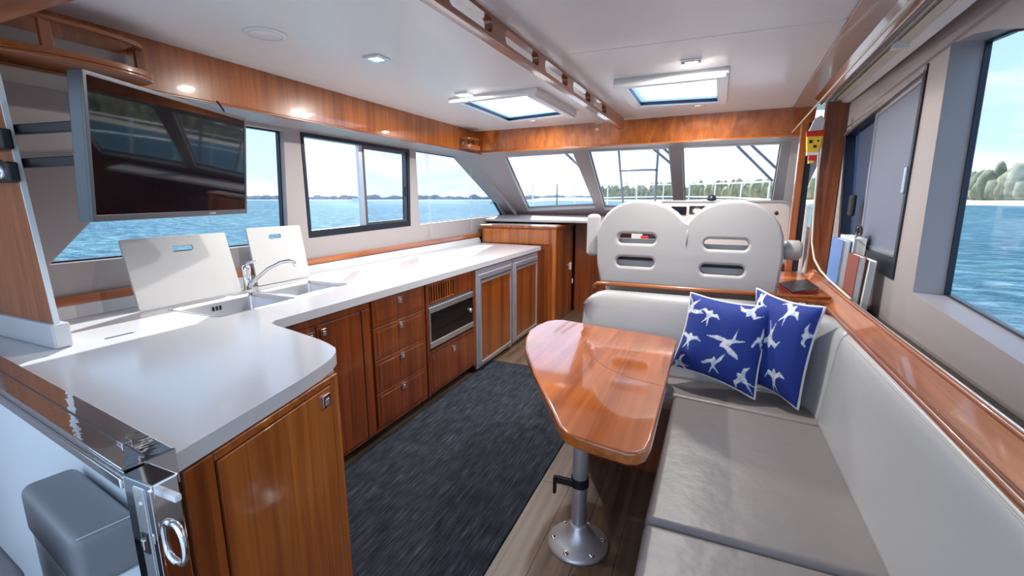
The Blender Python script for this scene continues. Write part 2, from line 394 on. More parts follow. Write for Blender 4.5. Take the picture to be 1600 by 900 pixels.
w2 = struct('window_2', slab(W2, [[(2.335, 1.185), (3.44, 1.2), (3.465, 1.80), (2.335, 1.80)]], yz(-2.5), .004, -.06), FRAMEB, mods=.003)
link('pane', slab([(2.33, 1.18), (2.94, 1.19), (2.94, 1.805), (2.33, 1.805)], [], yz(-2.5), -.045, -.049), GLC, w2)
sash = [(2.90, 1.19), (3.445, 1.198), (3.465, 1.80), (2.90, 1.80)]
sf = link('sliding_sash', slab(sash, [inset(sash, .022)], yz(-2.5), -.01, -.032), DGREY, w2)
link('pane', slab(inset(sash, .015), [], yz(-2.5), -.02, -.023), GL, sf)
sc = link('fly_screen_frame', slab([(2.86, 1.188), (2.9, 1.188), (2.9, 1.805), (2.86, 1.805)], [], yz(-2.5), -.012, -.04), ALU, w2)
link('latch', box(-2.508, -2.49, 3.405, 3.43, 1.42, 1.5, .003), BLACK, w2)
window('window_3', W3, -2.5, -1, FRAMEB, .007, GL)
# blind cords
for y in (3.74, 3.77):
    o = tag(link('blind_cord', tube([(-2.485, y, 1.84), (-2.484, y+.005, 1.3), (-2.475, y+.01, 1.02)], .0022, 5), ROPE, smooth=True),
            'thin white blind cord by the forward port window, %s one of the pair' % ('aft' if y < 3.75 else 'forward'), 'cord', 'blind cords by the forward port window')
for y in (4.55,):
    tag(link('blind_cord', tube([(-2.45, y, 1.84), (-2.45, y, 1.05)], .0022, 5), ROPE, smooth=True), 'thin white blind cord hanging beside the corner pillar above the tall cabinet', 'cord')

# ================================================================ starboard wall
def zs(y): return 1.93-.105*(y-2.42)
W4 = [(2.43, 1.055), (3.40, 1.07), (3.60, 1.805), (2.43, 1.925)]
arch = []
for k in range(11):
    a = k/10.; arch.append((2.26-1.62*a, 1.945+.0*a-.80*a**1.75))
W5 = [(.55, .93), (2.22, 1.04)]+[(2.24, 1.5)]+arch
struct('wall_right', slab([(-.2, 0), (4.25, 0), (4.25, 2.1), (-.2, 2.1)], [W4, W5], yz(.75), 0, .10), TAUPE, mods=.008)
w5 = struct('window_5', slab(W5, [inset(W5, .008)], yz(.75), .094, .112), FRAMEB)
link('pane', slab(inset(W5, .004), [], yz(.75), .101, .105), GL, w5)
w4 = struct('window_4', slab(W4, [[(2.455, 1.15), (3.385, 1.135), (3.575, 1.78), (2.455, 1.895)]], yz(.75), -.008, .05), FRAMEB, mods=.003)
link('pane', slab([(2.44, 1.1), (3.42, 1.1), (3.59, 1.79), (2.44, 1.91)], [], yz(.75), .055, .059), GLD, w4)
bl = [(2.455, 1.15), (3.02, 1.142), (3.06, 1.835), (2.455, 1.895)]
bs = link('blind_screen', slab(bl, [inset(bl, .02)], yz(.75), .005, .025), STEEL, w4)
link('screen_fabric', slab(inset(bl, .015), [], yz(.75), .012, .018), BLUESC, bs)
link('rear_screen_fabric', slab([(3.04, 1.145), (3.30, 1.14), (3.46, 1.79), (3.06, 1.83)], [], yz(.75), .036, .042), NAVYF, w4)
link('top_track', slab([(2.43, 1.900), (3.59, 1.785), (3.59, 1.80), (2.43, 1.918)], [], yz(.75), -.014, -.006), STEEL, w4)
link('sash_handle', box(.735, .752, 2.452, 2.472, 1.42, 1.53, .004), STEEL, w4)
link('catch', box(.72, .745, 3.13, 3.20, 1.30, 1.42, .01), BLACK, w4)
# windscreen
WP0, WPv = V((0, 4.3, 1.85)), V((0, 1.35, -.65)); WN = V((0, .65, 1.35)).normalized()
fw = lambda u, v, w_: V((u, 0, 0))+WP0+WPv*v+WN*w_
P1 = [(-1.98, .07), (-1.25, .05), (-1.27, .87), (-2.17, .94)]
P2 = [(-1.10, .04), (-.38, .02), (-.38, .93), (-1.17, .9)]
P3 = [(-.27, .02), (.48, .03), (.58, .93), (-.27, .93)]
struct('wall_front', slab([(-2.56, -.03), (.8, -.03), (.8, 1.04), (-2.56, 1.04)], [P1, P2, P3], fw, 0, .06), TAUPE, mods=.008)
for i, P in enumerate((P1, P2, P3)):
    f = struct('window_%d' % (6+i), slab(P, [inset(P, .01)], fw, .045, .058), GREYV)
    link('pane', slab(inset(P, .006), [], fw, .05, .053), GLC, f)
# corner pillars of the windscreen (raked)
struct('trim_1', prism([(-2.5, 4.62, 1.86), (-2.36, 4.30, 1.86), (-2.33, 5.55, 1.17), (-2.5, 5.85, 1.17)], (.0, .03, .05), .01), TAUPE, label='raked taupe pillar at the port corner of the windscreen')
struct('trim_2', prism([(.53, 4.22, 1.88), (.62, 4.18, 1.88), (.75, 4.9, 1.0), (.60, 4.95, 1.0)], (.03, .05, 0), .01), TAUPE, label='raked taupe pillar at the starboard corner of the windscreen')
struct('trim_3', slab([(4.25, 0), (6., 0), (6., 1.2), (4.25, 1.15)], [], yz(.78), 0, .05), TAUPE, label='taupe side panel beside the helm')
# front shelf and bulkhead
struct('trim_4', prism([(-2.5, 4.98, 1.13), (-.6, 4.98, 1.13), (-.6, 5.8, 1.17), (-2.5, 5.8, 1.17)], (0, 0, .03), .006), TAUPE, label='taupe ledge below the windscreen')
struct('trim_5', box(-2.5, .8, 5.62, 5.7, 0, 1.2), W_G, label='dark wooden bulkhead below the windscreen')

# ================================================================ ceiling
cl_out = [(-2.55, -.25), (.75, -.25), (.75, 4.28), (-2.55, 4.28)]
Hp = [(-1.60, 2.80), (-1.05, 2.76), (-1.04, 3.52), (-1.60, 3.64)]
Hs = [(-.51, 2.76), (-.01, 2.73), (.0, 3.48), (-.51, 3.42)]
fz = lambda u, v, w_: V((u, v, w_))
ce = struct('ceiling', slab(cl_out, [inset(Hp, .004), inset(Hs, .004)], fz, 2.058, 2.12), WHITE)
link('ceiling_panel', slab([(-2.2, -.2), (-.80, -.2), (-.80, 4.2), (-2.2, 4.2)], [Hp], fz, 2.05, 2.058), WHITE, ce, mods=.0015)
link('ceiling_panel', slab([(-.795, -.2), (.33, -.2), (.405, 2.18), (-.795, 2.18)], [], fz, 2.05, 2.058), WHITE, ce, mods=.0015)
link('ceiling_panel', slab([(-.795, 2.186), (.412, 2.186), (.50, 4.2), (-.795, 4.2)], [Hs], fz, 2.05, 2.058), WHITE, ce, mods=.0015)
sp = [(.336, -.2), (.745, -.2), (.745, 2.35), (.42, 2.35)]; sp2 = [(.42, 2.355), (.745, 2.355), (.745, 4.2), (.505, 4.2)]
BEIGE = principled('beige pink overhead veneer', (.62, .47, .39), .22, coat=.5)
link('overhead_veneer_panel', slab(sp, [], fz, 2.045, 2.058), BEIGE, ce, mods=.0015)
link('overhead_veneer_panel', slab(sp2, [], fz, 2.045, 2.058), BEIGE, ce, mods=.0015)
# hatches
for nm, Hh, side in (('port', Hp, 1), ('starboard', Hs, 1)):
    cx = sum(p[0] for p in Hh)/4; cy = sum(p[1] for p in Hh)/4
    t = thing('roof_hatch', 'square roof hatch with white frame on the %s side of the central ceiling beam' % nm, 'hatch', (cx, cy, 2.05), 'ceiling roof hatches')
    link('frame', slab(inset(Hh, -.045), [inset(Hh, .012)], fz, 2.018, 2.052), WHITE, t, mods=.006)
    link('gasket', slab(inset(Hh, .010), [inset(Hh, .016)], fz, 2.03, 2.05), FRAMEB, t)
    link('pane', slab(inset(Hh, .006), [], fz, 2.052, 2.058), HATCH, t)
    if nm == 'port': link('blind_bar', prism([(-1.07, 2.72, 2.0), (-1.02, 2.72, 2.0), (-1.0, 3.54, 2.0), (-1.05, 3.56, 2.0)], (0, 0, .022), .004), WHITE, t)
    else: link('blind_bar', prism([(-.55, 2.70, 2.0), (.02, 2.67, 2.0), (.02, 2.72, 2.0), (-.55, 2.75, 2.0)], (0, 0, .022), .004), WHITE, t)
# downlights
DL = [(-1.50, 1.87, 'nearest the camera, over the sink'), (-1.49, 2.69, 'just aft of the port roof hatch'), (-1.44, 3.75, 'just forward of the port roof hatch'),
      (-.14, 2.52, 'just aft of the starboard roof hatch'), (-.13, 3.62, 'just forward of the starboard roof hatch')]
for i, (x, y, wh) in enumerate(DL):
    if i == 0:
        t0 = t = thing('downlight', 'lit square chrome ceiling downlight '+wh, 'light', (x, y, 2.05), 'ceiling downlights')
        link('frame', slab(rr(x-.047, y-.047, x+.047, y+.047, .006, 2), [rr(x-.027, y-.027, x+.027, y+.027, .004, 2)], fz, 2.04, 2.05), CHROME, t, mods=.002)
        link('lens', box(x-.028, x+.028, y-.028, y+.028, 2.043, 2.049), LAMP, t)
    else:
        t = copy_tree(t0, None, (x-DL[0][0], y-DL[0][1], 0)); t['label'] = 'lit square chrome ceiling downlight '+wh
    ld = bpy.data.lights.new('downlight_lamp', 'AREA'); ld.size = .055; ld.energy = 6; ld.color = (1, .96, .9)
    lo = bpy.data.objects.new('downlight_lamp', ld); C.objects.link(lo); lo.location = (0, 0, -.014); lo.parent = t
t = thing('ceiling_speaker', 'flush round white ceiling speaker near the port soffit', 'speaker', (-1.7, 1.44, 2.05))
link('grille', lathe([(.001, -.004), (.075, -.004), (.082, 0), (.082, .004)], (-1.7, 1.44, 2.048), 32), WHITE, t, smooth=True)
link('ring', tube([(-1.7+.062*math.cos(a*PI/16), 1.44+.062*math.sin(a*PI/16), 2.044) for a in range(32)], .0015, 5, closed=True), THREAD, t)

# ---- central slotted handrail beam
BA, BB = V((-.80, .6, 0)), V((-.715, 4.0, 0)); BL = (BB-BA).length; BD = (BB-BA)/BL; BP = V((-BD.y, BD.x, 0))   # BP points to port
fb = lambda u, v, w_: BA+BD*u+V((0, 0, v))+BP*w_
t = thing('handrail_beam', 'slotted cherry wood handrail beam along the middle of the ceiling', 'beam', (-.76, 2.3, 2.05))
slots = []
for (a, c) in ((.80, 1.12), (1.22, 1.60), (1.68, 2.02), (2.10, 2.42), (2.50, 2.86)):
    slots.append(rr(a-.45, 1.985, c-.47, 2.028, .02, 4))
slots = [[(u+.0, v) for u, v in s] for s in slots]
slots.insert(0, rr(-.08, 1.985, .24, 2.028, .02, 4))
sl2 = []
for (y0, y1) in ((.85, 1.25), (1.33, 1.62), (1.73, 2.08), (2.16, 2.50), (2.60, 2.96), (3.03, 3.38)):
    sl2.append(rr(y0-.6, 1.984, y1-.6, 2.036, .022, 4))
link('slotted_board', slab([(-.8, 1.968), (BL, 1.968), (BL, 2.051), (-.8, 2.051)], sl2, fb, 0, .032), W_B, t, mods=.003)
link('bottom_moulding', slab([(-.8, 0), (BL, 0), (BL, .042), (-.8, .042)], [], lambda u, v, w_: fb(u, w_, v-.005), 1.962, 1.972), W_B, t, mods=.003)
link('ceiling_batten', slab([(-.8, 2.04), (BL, 2.04), (BL, 2.051), (-.8, 2.051)], [], fb, .032, .042), W_B, t)

# ---- port soffit, front soffit, header
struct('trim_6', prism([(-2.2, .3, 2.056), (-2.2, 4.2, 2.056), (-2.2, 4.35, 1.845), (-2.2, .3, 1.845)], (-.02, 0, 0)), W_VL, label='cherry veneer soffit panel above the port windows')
struct('trim_7', box(-2.215, -2.192, .3, 4.36, 1.836, 1.848, .003), W_Y, label='cherry edge moulding under the port soffit')
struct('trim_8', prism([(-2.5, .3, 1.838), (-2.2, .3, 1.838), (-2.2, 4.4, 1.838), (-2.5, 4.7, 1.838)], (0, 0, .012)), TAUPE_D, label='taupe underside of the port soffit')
fs = [(-2.2, 4.22), (-1.85, 4.21), (-1.1, 4.16), (-.4, 4.1), (.2, 4.06), (.64, 4.04)]
b = bmesh.new(); rows = []
for x, y in fs: rows.append([b.verts.new((x, y-.03, 2.058)), b.verts.new((x, y+.03, 1.862)), b.verts.new((x, y+.05, 1.862)), b.verts.new((x, y-.01, 2.058))])
for A, B in zip(rows, rows[1:]):
    for k in range(4): b.faces.new((A[k], A[(k+1) % 4], B[(k+1) % 4], B[k]))
W_FR = wood('cherry front soffit', (.25, .055, .009), (.55, .165, .03), 2, strip=.11, var=.25, sc=.8)
struct('trim_9', b, W_FR, label='cherry veneer soffit panel above the windscreen')
b = bmesh.new(); rows = []
for x, y in fs: rows.append([b.verts.new((x, y+.018, 1.864)), b.verts.new((x, y+.018, 1.850)), b.verts.new((x, y+.055, 1.850)), b.verts.new((x, y+.055, 1.864))])
for A, B in zip(rows, rows[1:]):
    for k in range(4): b.faces.new((A[k], A[(k+1) % 4], B[(k+1) % 4], B[k]))
struct('trim_10', b, W_X, label='cherry edge moulding under the front soffit')
b = bmesh.new(); rows = []
for x, y in fs: rows.append([b.verts.new((x, y+.04, 1.85)), b.verts.new((x, 4.45, 1.835))])
for A, B in zip(rows, rows[1:]): b.faces.new((A[0], A[1], B[1], B[0]))
struct('trim_11', b, TAUPE, label='taupe strip between front soffit and windscreen')
struct('trim_12', box(-2.6, .72, .46, .6, 1.80, 2.05, .01), W_X, label='cherry header beam above the open doorway')

# ---- port upstand, wooden trim strip
struct('trim_14', prism([(-2.44, .8, .9), (-2.5, .8, .9), (-2.5, .8, .955), (-2.46, .8, .955)], (0, 3.95, 0), .003), STONE, label='white upstand behind the worktop')
struct('trim_15', prism([(-2.455, .8, .955), (-2.5, .8, .955), (-2.5, .8, .992), (-2.47, .8, .992)], (0, 4.2, .01), .004), W_Y, label='cherry strip along the port wall above the upstand')
# wooden pillar on white block
t = thing('wooden_pillar', 'wide cherry pillar at the far left standing on a white block', 'pillar', (-2.25, .8, .985))
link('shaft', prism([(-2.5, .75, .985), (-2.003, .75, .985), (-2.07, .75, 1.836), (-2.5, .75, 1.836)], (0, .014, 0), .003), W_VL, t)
link('edge_strip', prism([(-2.004, .749, .985), (-1.999, .749, .985), (-2.066, .749, 1.836), (-2.071, .749, 1.836)], (0, .016, 0), .001), GEL, t)
link('block', box(-2.5, -1.985, .735, .785, .9005, .985, .006), STONE, t)

# ================================================================ racks
def rack(y0, y1, z0, h, depth, label, nposts):
    yc = (y0+y1)/2; x0 = -2.199
    t = thing('wall_rack', label, 'rack', (x0, yc, z0), 'cherry wood gallery racks on the port soffit')
    n = 20; arc = []
    for k in range(n+1):
        a = PI*k/n; arc.append((x0+depth*min(1.0, math.sin(a)**.55*1.0), yc-(y1-y0)/2*math.cos(a)))
    def flat(sc, za, zb, nm):
        pts = [(x0+(x-x0)*sc, yc+(y-yc)*sc) for x, y in arc]
        inner = [(x0+(x-x0)*(sc-.12), yc+(y-yc)*(sc-.10)) for x, y in arc]
        o = []
        return pts, inner
    p, i_ = flat(1, 0, 0, '')
    link('base', slab(p, [], fz, z0, z0+.012), W_Y, t, mods=.004)
    link('lip', slab(p+i_[::-1], [], fz, z0+.012, z0+.034), W_Y, t, mods=.003)
    p2, i2 = flat(.93, 0, 0, '')
    link('rail', slab(p2+[(x, y) for x, y in i2[::-1]], [], fz, z0+h-.016, z0+h), W_Y, t, mods=.004)
    for k in nposts:
        x, y = p2[k]; x -= .012*math.sin(PI*k/n); y += .012*math.cos(PI*k/n)
        link('post', box(x-.008, x+.008, y-.017, y+.017, z0+.03, z0+h-.01, .003), W_V, t)
    link('backplate', box(x0, x0+.006, y0+.03, y1-.03, z0+.035, z0+h-.03), TAUPE, t)
    return t
rack(.74, 1.245, 1.856, .135, .17, 'large curved cherry gallery rack above the television', (1, 7, 19))
rack(3.86, 4.14, 1.858, .10, .12, 'small curved cherry gallery rack in the far port corner', (2, 10, 18))

# ================================================================ television
tl, tr_ = V((-1.80, .83, 0)), V((-2.15, 1.63, 0)); tu = (tr_-tl).normalized(); tn = V((tu.y, -tu.x, 0));   # tn towards the cabin
if tn.dot(V((1, -1, 0))) < 0: tn = -tn
TW = (tr_-tl).length; ft = lambda u, v, w_: tl+tu*u+V((0, 0, v))+tn*(w_+(v-1.55)*.10)
t = thing('television', 'flat black television hung on two arms before the port window', 'television', (-1.98, 1.23, 1.33))
scr = [(0, 1.325), (TW, 1.325), (TW, 1.785), (0, 1.785)]
link('casing', slab(scr, [], ft, -.045, -.004), DGREY, t, mods=.004)
link('bezel', slab(scr, [[(.014, 1.347), (TW-.014, 1.347), (TW-.014, 1.771), (.014, 1.771)]], ft, -.006, .004), DGREY, t, mods=.002)
link('screen', slab([(.012, 1.345), (TW-.012, 1.345), (TW-.012, 1.773), (.012, 1.773)], [], ft, -.003, .0015), SCREEN, t)
link('logo_plate', slab([(TW*.66, 1.332), (TW*.71, 1.332), (TW*.71, 1.339), (TW*.66, 1.339)], [], ft, .003, .0055), STEEL, t)
link('cable', tube([ft(TW*.86, 1.77, -.02), ft(TW*.86, 1.80, -.03), ft(TW*.86, 1.84, -.06)], .004, 6), BLACK, t, smooth=True)
for k, z in enumerate((1.60, 1.495)):
    o = link('wall_arm', prism([(-2.2, .725, z-.004), (-2.2, .745, z-.004), (-1.84, .875, z+.012), (-1.81, .85, z+.012)], (0, 0, .030), .003), BLACK, t)
for z, q in ((1.585, 'upper'), (1.485, 'lower')):
    t = thing('speaker', '%s small black speaker on the left wooden pillar' % q, 'speaker', (-2.10, .75, z))
    link('body', box(-2.19, -2.02, .72, .749, z-.035, z+.028, .006), BLACK, t)
    for x in (-2.14, -2.065):
        link('driver', lathe([(.001, 0), (.012, -.001), (.016, -.006), (.020, -.008), (.023, 0), (.023, .004)], (x, .7195, z-.003), 20, axis=1), STEEL, t, smooth=True)

# ================================================================ galley worktop and cabinets
b1 = rr(-2.26, 1.24, -1.90, 1.66, .03, 4); b2 = rr(-2.27, 1.70, -1.95, 2.06, .03, 4)
wt = [(-2.498, .66), (-1.45, .535), (-.94, .474), (-.965, .60), (-.988, .705), (-1.02, .86), (-1.05, .97), (-1.075, 1.04), (-1.106, 1.092), (-1.14, 1.125), (-1.20, 1.152), (-1.263, 1.174),
      (-1.435, 1.217), (-1.573, 1.246), (-1.62, 1.265), (-1.637, 1.30), (-1.637, 4.58), (-2.498, 4.70)]
o = link('worktop', slab(wt, [b1, b2], fz, .858, .90), STONE, mods=.010); tag(o, 'white solid surface worktop with rounded peninsula end', 'worktop')
def bowl(loop, d, nm, label, extra):
    cx = sum(p[0] for p in loop)/len(loop); cy = sum(p[1] for p in loop)/len(loop)
    t = thing('sink_bowl', label, 'sink', (cx, cy, .9), 'stainless sink bowls')
    b = bmesh.new(); prof = [(-.008, .9005), (-.006, .902), (.004, .9), (.008, .88), (.012, .90-d+.03), (.03, .90-d)]; rings = []
    for ins, z in prof: rings.append([b.verts.new((x, y, z)) for x, y in inset(loop, ins)])
    for A, B in zip(rings, rings[1:]):
        for k in range(len(A)): b.faces.new((A[k], A[(k+1) % len(A)], B[(k+1) % len(A)], B[k]))
    b.faces.new(rings[-1]); link('basin', b, STEEL, t, smooth=True)
    link('drain', lathe([(.001, .004), (.03, .004), (.036, .001), (.036, 0)], (cx, cy, .9-d), 24), CHROME, t, smooth=True)
    if extra:
        for k in range(3): link('overflow_slot', box(-2.250, -2.245, 1.44+k*.018, 1.448+k*.018, .845, .868, .002), BLACK, t)
bowl(b1, .16, 1, 'larger near stainless steel sink bowl', True)
bowl(b2, .12, 2, 'smaller far stainless steel sink bowl', False)
t = thing('faucet', 'chrome mixer tap with long angled spout behind the sink', 'faucet', (-2.33, 1.70, .9))
link('body', lathe([(.027, 0), (.027, .006), (.021, .012), (.021, .10), (.023, .105), (.023, .13), (.016, .14), (.001, .142)], (-2.33, 1.70, .9), 24), CHROME, t, smooth=True)
link('spout', tube([(-2.31, 1.70, .925), (-2.28, 1.715, .96), (-2.22, 1.75, 1.02), (-2.16, 1.785, 1.055), (-2.12, 1.81, 1.062), (-2.10, 1.82, 1.055), (-2.095, 1.823, 1.03)], .0105, 12), CHROME, t, smooth=True)
link('lever', tube([(-2.33, 1.70, 1.035), (-2.325, 1.715, 1.05), (-2.31, 1.75, 1.055)], .008, 8), CHROME, t, smooth=True)
# cutting boards leaning on the wall
def board(y0, y1, xb, xt, zt, hole, label, sk=0):
    d = V((xt-xb, 0, zt-.901)); l = d.length; d.normalize(); nn = V((d.z, 0, -d.x))
    f = lambda u, v, w_: V((xb, u+sk*v, .901))+d*v+nn*w_
    t = thing('cutting_board', label, 'board', (xb, (y0+y1)/2, .9), 'white cutting boards')
    link('panel', slab(rr(y0, 0, y1, l, .008, 2), [rr(hole[0], hole[1], hole[2], hole[3], .010, 4)], f, .0, .012), BOARD, t, mods=.002)
board(1.155, 1.645, -2.315, -2.43, 1.215, (1.36, .255, 1.46, .283), 'large white cutting board with slot handle leaning behind the near sink bowl', .06)
board(1.79, 2.165, -2.375, -2.44, 1.23, (1.925, .262, 2.01, .290), 'smaller white cutting board leaning behind the mixer tap', .03)
o = link('worktop_vent', box(-1.985, -1.975, .87, .96, .8995, .902, .001), DGREY); tag(o, 'thin grey slot fitting let into the near worktop', 'fitting')

# island cabinet
ip = [(-.948, .50), (-1.062, 1.035), (-1.11, 1.075), (-1.25, 1.125), (-1.655, 1.20), (-1.655, .60)]
IA, IB = V((-.948, .50, 0)), V((-1.062, 1.035, 0)); IL = (IB-IA).length; ID = (IB-IA)/IL; IN = V((ID.y, -ID.x, 0))
fi = lambda u, v, w_: IA+ID*u+V((0, 0, v))+IN*w_
t = thing('peninsula_cabinet', 'cherry cabinet under the near peninsula end of the worktop', 'cabinet', (-1.2, .8, 0))
link('body', prism([(x, y, 0) for x, y in ip], (0, 0, .858)), W_V, t)
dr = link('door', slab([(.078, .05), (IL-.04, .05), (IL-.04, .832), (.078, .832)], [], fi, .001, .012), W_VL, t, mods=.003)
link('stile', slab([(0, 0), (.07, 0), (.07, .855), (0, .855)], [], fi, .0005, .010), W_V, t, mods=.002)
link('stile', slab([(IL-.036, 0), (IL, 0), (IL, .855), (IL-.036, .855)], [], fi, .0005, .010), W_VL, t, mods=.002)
link('top_rail', slab([(.072, .836), (IL-.038, .836), (IL-.038, .855), (.072, .855)], [], fi, .0005, .010), W_X, t, mods=.002)
link('door_seam', slab([(.071, .05), (.076, .05), (.076, .82), (.071, .82)], [], fi, -.001, .0015), SEAM_SHADE, t)
def knob(parent, pos, nrm, lab=None):
    """square chrome push latch, nrm = outward"""
    nrm = V(nrm).normalized(); s = V((-nrm.y, nrm.x, 0)); f = lambda u, v, w_: V(pos)+s*u+V((0, 0, v))+nrm*w_
    k = link('latch', slab(rr(-.018, -.02, .018, .02, .004, 2), [rr(-.011, -.012, .011, .012, .003, 2)], f, 0, .007), CHROME, parent, mods=.0015)
    b = slab(rr(-.009, -.015, .009, .008, .004, 3), [], f, .002, .010); 
    kk = link('thumb_tab', b, STEEL, parent if parent.parent is None else k, mods=.0015)
    return k
knob(dr, fi(IL-.075, .795, .012), IN)

GX = -1.66
fg = lambda u, v, w_: V((GX+w_, u, v))
def front(parent, y0, y1, z0, z1, nm, hy=None, hz=None, m=None, frame=True):
    d = link(nm, slab([(y0, z0), (y1, z0), (y1, z1), (y0, z1)], [], fg, .0, .012), m or W_G, parent, mods=.002)
    if frame:
        link('field_panel', slab([(y0+.03, z0+.025), (y1-.03, z0+.025), (y1-.03, z1-.025), (y0+.03, z1-.025)], [], fg, .012, .0138), m or W_G, d, mods=.0012)
    if hy is not None: knob(d, (GX+.015, hy, hz), (1, 0, 0))
    return d
def carcass(t, y0, y1, z0=.075, z1=.857, m=W_G):
    link('body', box(-2.28, GX-.02, y0+.001, y1-.001, z0, .70), m, t)
    link('face_frame', box(GX-.019, GX, y0+.001, y1-.001, z0, z1), m, t)
    link('toe_kick', box(-2.2, GX-.05, y0+.001, y1-.001, 0, z0), BLACK, t)
# sink cabinet
t = thing('sink_cabinet', 'cherry double door base cabinet under the sink', 'cabinet', (-1.9, 1.5, 0))
carcass(t, 1.2, 1.885)
link('body_curtain', box(-1.70, GX-.001, 1.15, 1.2, .075, .857), W_G, t)
front(t, 1.215, 1.512, .10, .815, 'door', 1.478, .775, frame=False)
front(t, 1.518, 1.815, .10, .815, 'door', 1.555, .775, frame=False)
link('top_rail', box(GX, GX+.010, 1.21, 1.88, .822, .855, .002), W_G, t)
link('stile', box(GX, GX+.012, 1.822, 1.882, .09, .818, .003), W_G, t)
# drawer cabinet
t = thing('drawer_cabinet', 'cherry cabinet of four drawers beside the microwave', 'cabinet', (-1.9, 2.14, 0))
carcass(t, 1.885, 2.42)
for z0, z1 in ((.70, .85), (.51, .695), (.315, .505), (.11, .31)):
    front(t, 1.905, 2.40, z0, z1, 'drawer', 2.142, z1-.035)
# microwave cabinet
t = thing('microwave_cabinet', 'cherry cabinet framing the built in microwave', 'cabinet', (-1.9, 2.74, 0))
link('side_panel', box(-2.28, GX+.012, 2.421, 2.438, .08, .857), W_G, t); link('side_panel', box(-2.28, GX+.012, 3.052, 3.10, .08, .857), W_G, t)
link('top_panel', box(-2.28, GX+.012, 2.438, 3.052, .846, .857), W_G, t); link('shelf', box(-2.28, GX+.01, 2.438, 3.052, .375, .392), W_G, t)
link('lower_body', box(-2.28, GX, 2.438, 3.052, .08, .375), W_G, t); link('toe_kick', box(-2.2, GX-.05, 2.425, 3.10, 0, .08), BLACK, t)
front(t, 2.442, 3.048, .105, .365, 'drawer', 2.745, .325)
gr = link('vent_grille', slab([(2.44, .712), (3.05, .712), (3.05, .845), (2.44, .845)], [[(2.456, .727), (2.775, .727), (2.775, .832), (2.456, .832)]], fg, .0, .013), W_G, t, mods=.002)
link('grille_back', box(GX-.04, GX-.035, 2.44, 3.05, .71, .845), BLACK, t)
for k in range(10): link('slat', box(GX-.006, GX+.011, 2.466+k*.031, 2.480+k*.031, .725, .834, .002), W_V, gr)
t = thing('microwave', 'built in microwave with steel bands and black glass door', 'microwave', (-1.85, 2.74, .40))
link('case', box(-2.2, GX-.002, 2.442, 3.048, .393, .708), BLACK, t)
link('top_band', box(GX-.002, GX+.022, 2.442, 3.048, .655, .695, .003), STEEL, t)
link('bottom_band', box(GX-.002, GX+.022, 2.442, 3.048, .415, .455, .003), STEEL, t)
link('side_band', box(GX-.002, GX+.020, 2.442, 2.456, .455, .655, .002), STEEL, t)
link('glass_door', box(GX-.002, GX+.017, 2.456, 3.048, .455, .655, .002), BGLASS, t)
link('shadow_gap', box(GX-.002, GX+.006, 2.442, 3.048, .697, .708), DGREY, t)
link('dial', lathe([(.018, 0), (.018, .012), (.014, .016), (.001, .016)], (GX+.017, 2.995, .555), 20, axis=0), STEEL, t, smooth=True)
# fridges
for i, (y0, y1) in enumerate(((3.105, 3.815), (3.835, 4.50))):
    t = thing('fridge', 'under counter fridge with aluminium frame and cherry door, %s' % ('next to the microwave', 'at the far end of the counter'), 'fridge', (-1.9, (y0+y1)/2, 0), 'panelled fridges') if False else \
        thing('fridge', 'under counter fridge with aluminium frame and cherry door '+('next to the microwave', 'at the far end of the counter')[i], 'fridge', (-1.9, (y0+y1)/2, 0), 'panelled fridges')
    link('case', box(-2.25, GX-.004, y0, y1, .04, .84), BLACK, t)
    link('outer_frame', slab([(y0, .035), (y1, .035), (y1, .845), (y0, .845)], [[(y0+.03, .06), (y1-.03, .06), (y1-.03, .815), (y0+.03, .815)]], fg, -.004, .016), ALU, t, mods=.003)
    d = link('door', slab([(y0+.034, .064), (y1-.034, .064), (y1-.034, .81), (y0+.034, .81)], [[(y0+.065, .085), (y1-.06, .085), (y1-.06, .735), (y0+.065, .735)]], fg, .0, .032), ALU, t, mods=.003)
    link('door_panel', slab([(y0+.064, .084), (y1-.059, .084), (y1-.059, .736), (y0+.064, .736)], [], fg, .004, .024), W_V, d)
    link('handle_groove', box(GX+.0315, GX+.0335, y0+.05, y1-.05, .762, .770), FRAMEB, d)
    link('hinge', box(GX, GX+.03, y1-.10, y1-.03, .038, .058, .003), ALU, t)
    link('plinth', box(-2.2, GX-.03, y0, y1, 0, .035), BLACK, t)
t = thing('end_panel', 'narrow cherry filler between far fridge and tall cabinet', 'panel', (-1.7, 4.6, 0))
link('panel', box(-2.28, GX, 4.505, 4.74, 0, .857), W_G, t)
link('rail', box(GX-.001, GX+.008, 3.10, 4.74, .846, .857), W_G, t)
# tall far cabinet
t = thing('tall_cabinet', 'tall cherry cabinet with moulded top in the far port corner', 'cabinet', (-1.95, 5.1, 0))
link('body', box(-2.42, -1.53, 4.75, 5.45, 0, 1.075), W_V, t)
link('corner_post', box(-1.565, -1.522, 4.742, 4.80, 0, 1.075, .004), W_VL, t)
link('top', box(-2.44, -1.51, 4.73, 5.48, 1.075, 1.105, .008), W_Y, t)
link('top_inlay', box(-2.36, -1.56, 4.80, 5.42, 1.105, 1.108, .001), STONE, t)
link('aft_panel', box(-2.40, -1.60, 4.740, 4.751, .90, 1.06, .003), W_VL, t)
dd = link('door', box(-1.531, -1.520, 4.84, 5.40, .08, 1.03, .003), W_V, t)
link('handle', box(-1.52, -1.505, 5.30, 5.33, .55, .64, .004), PAGE, dd)
link('lock', lathe([(.012, 0), (.012, .01), (.001, .012)], (-1.52, 5.22, .62), 16, axis=0), CHROME, dd, smooth=True)
t = thing('socket_plate', 'small white switch plate low on the inner side of the tall cabinet', 'switch', (-1.50, 5.44, .4))
link('plate', box(-1.53, -1.515, 5.43, 5.449, .36, .42, .003), PAGE, t)
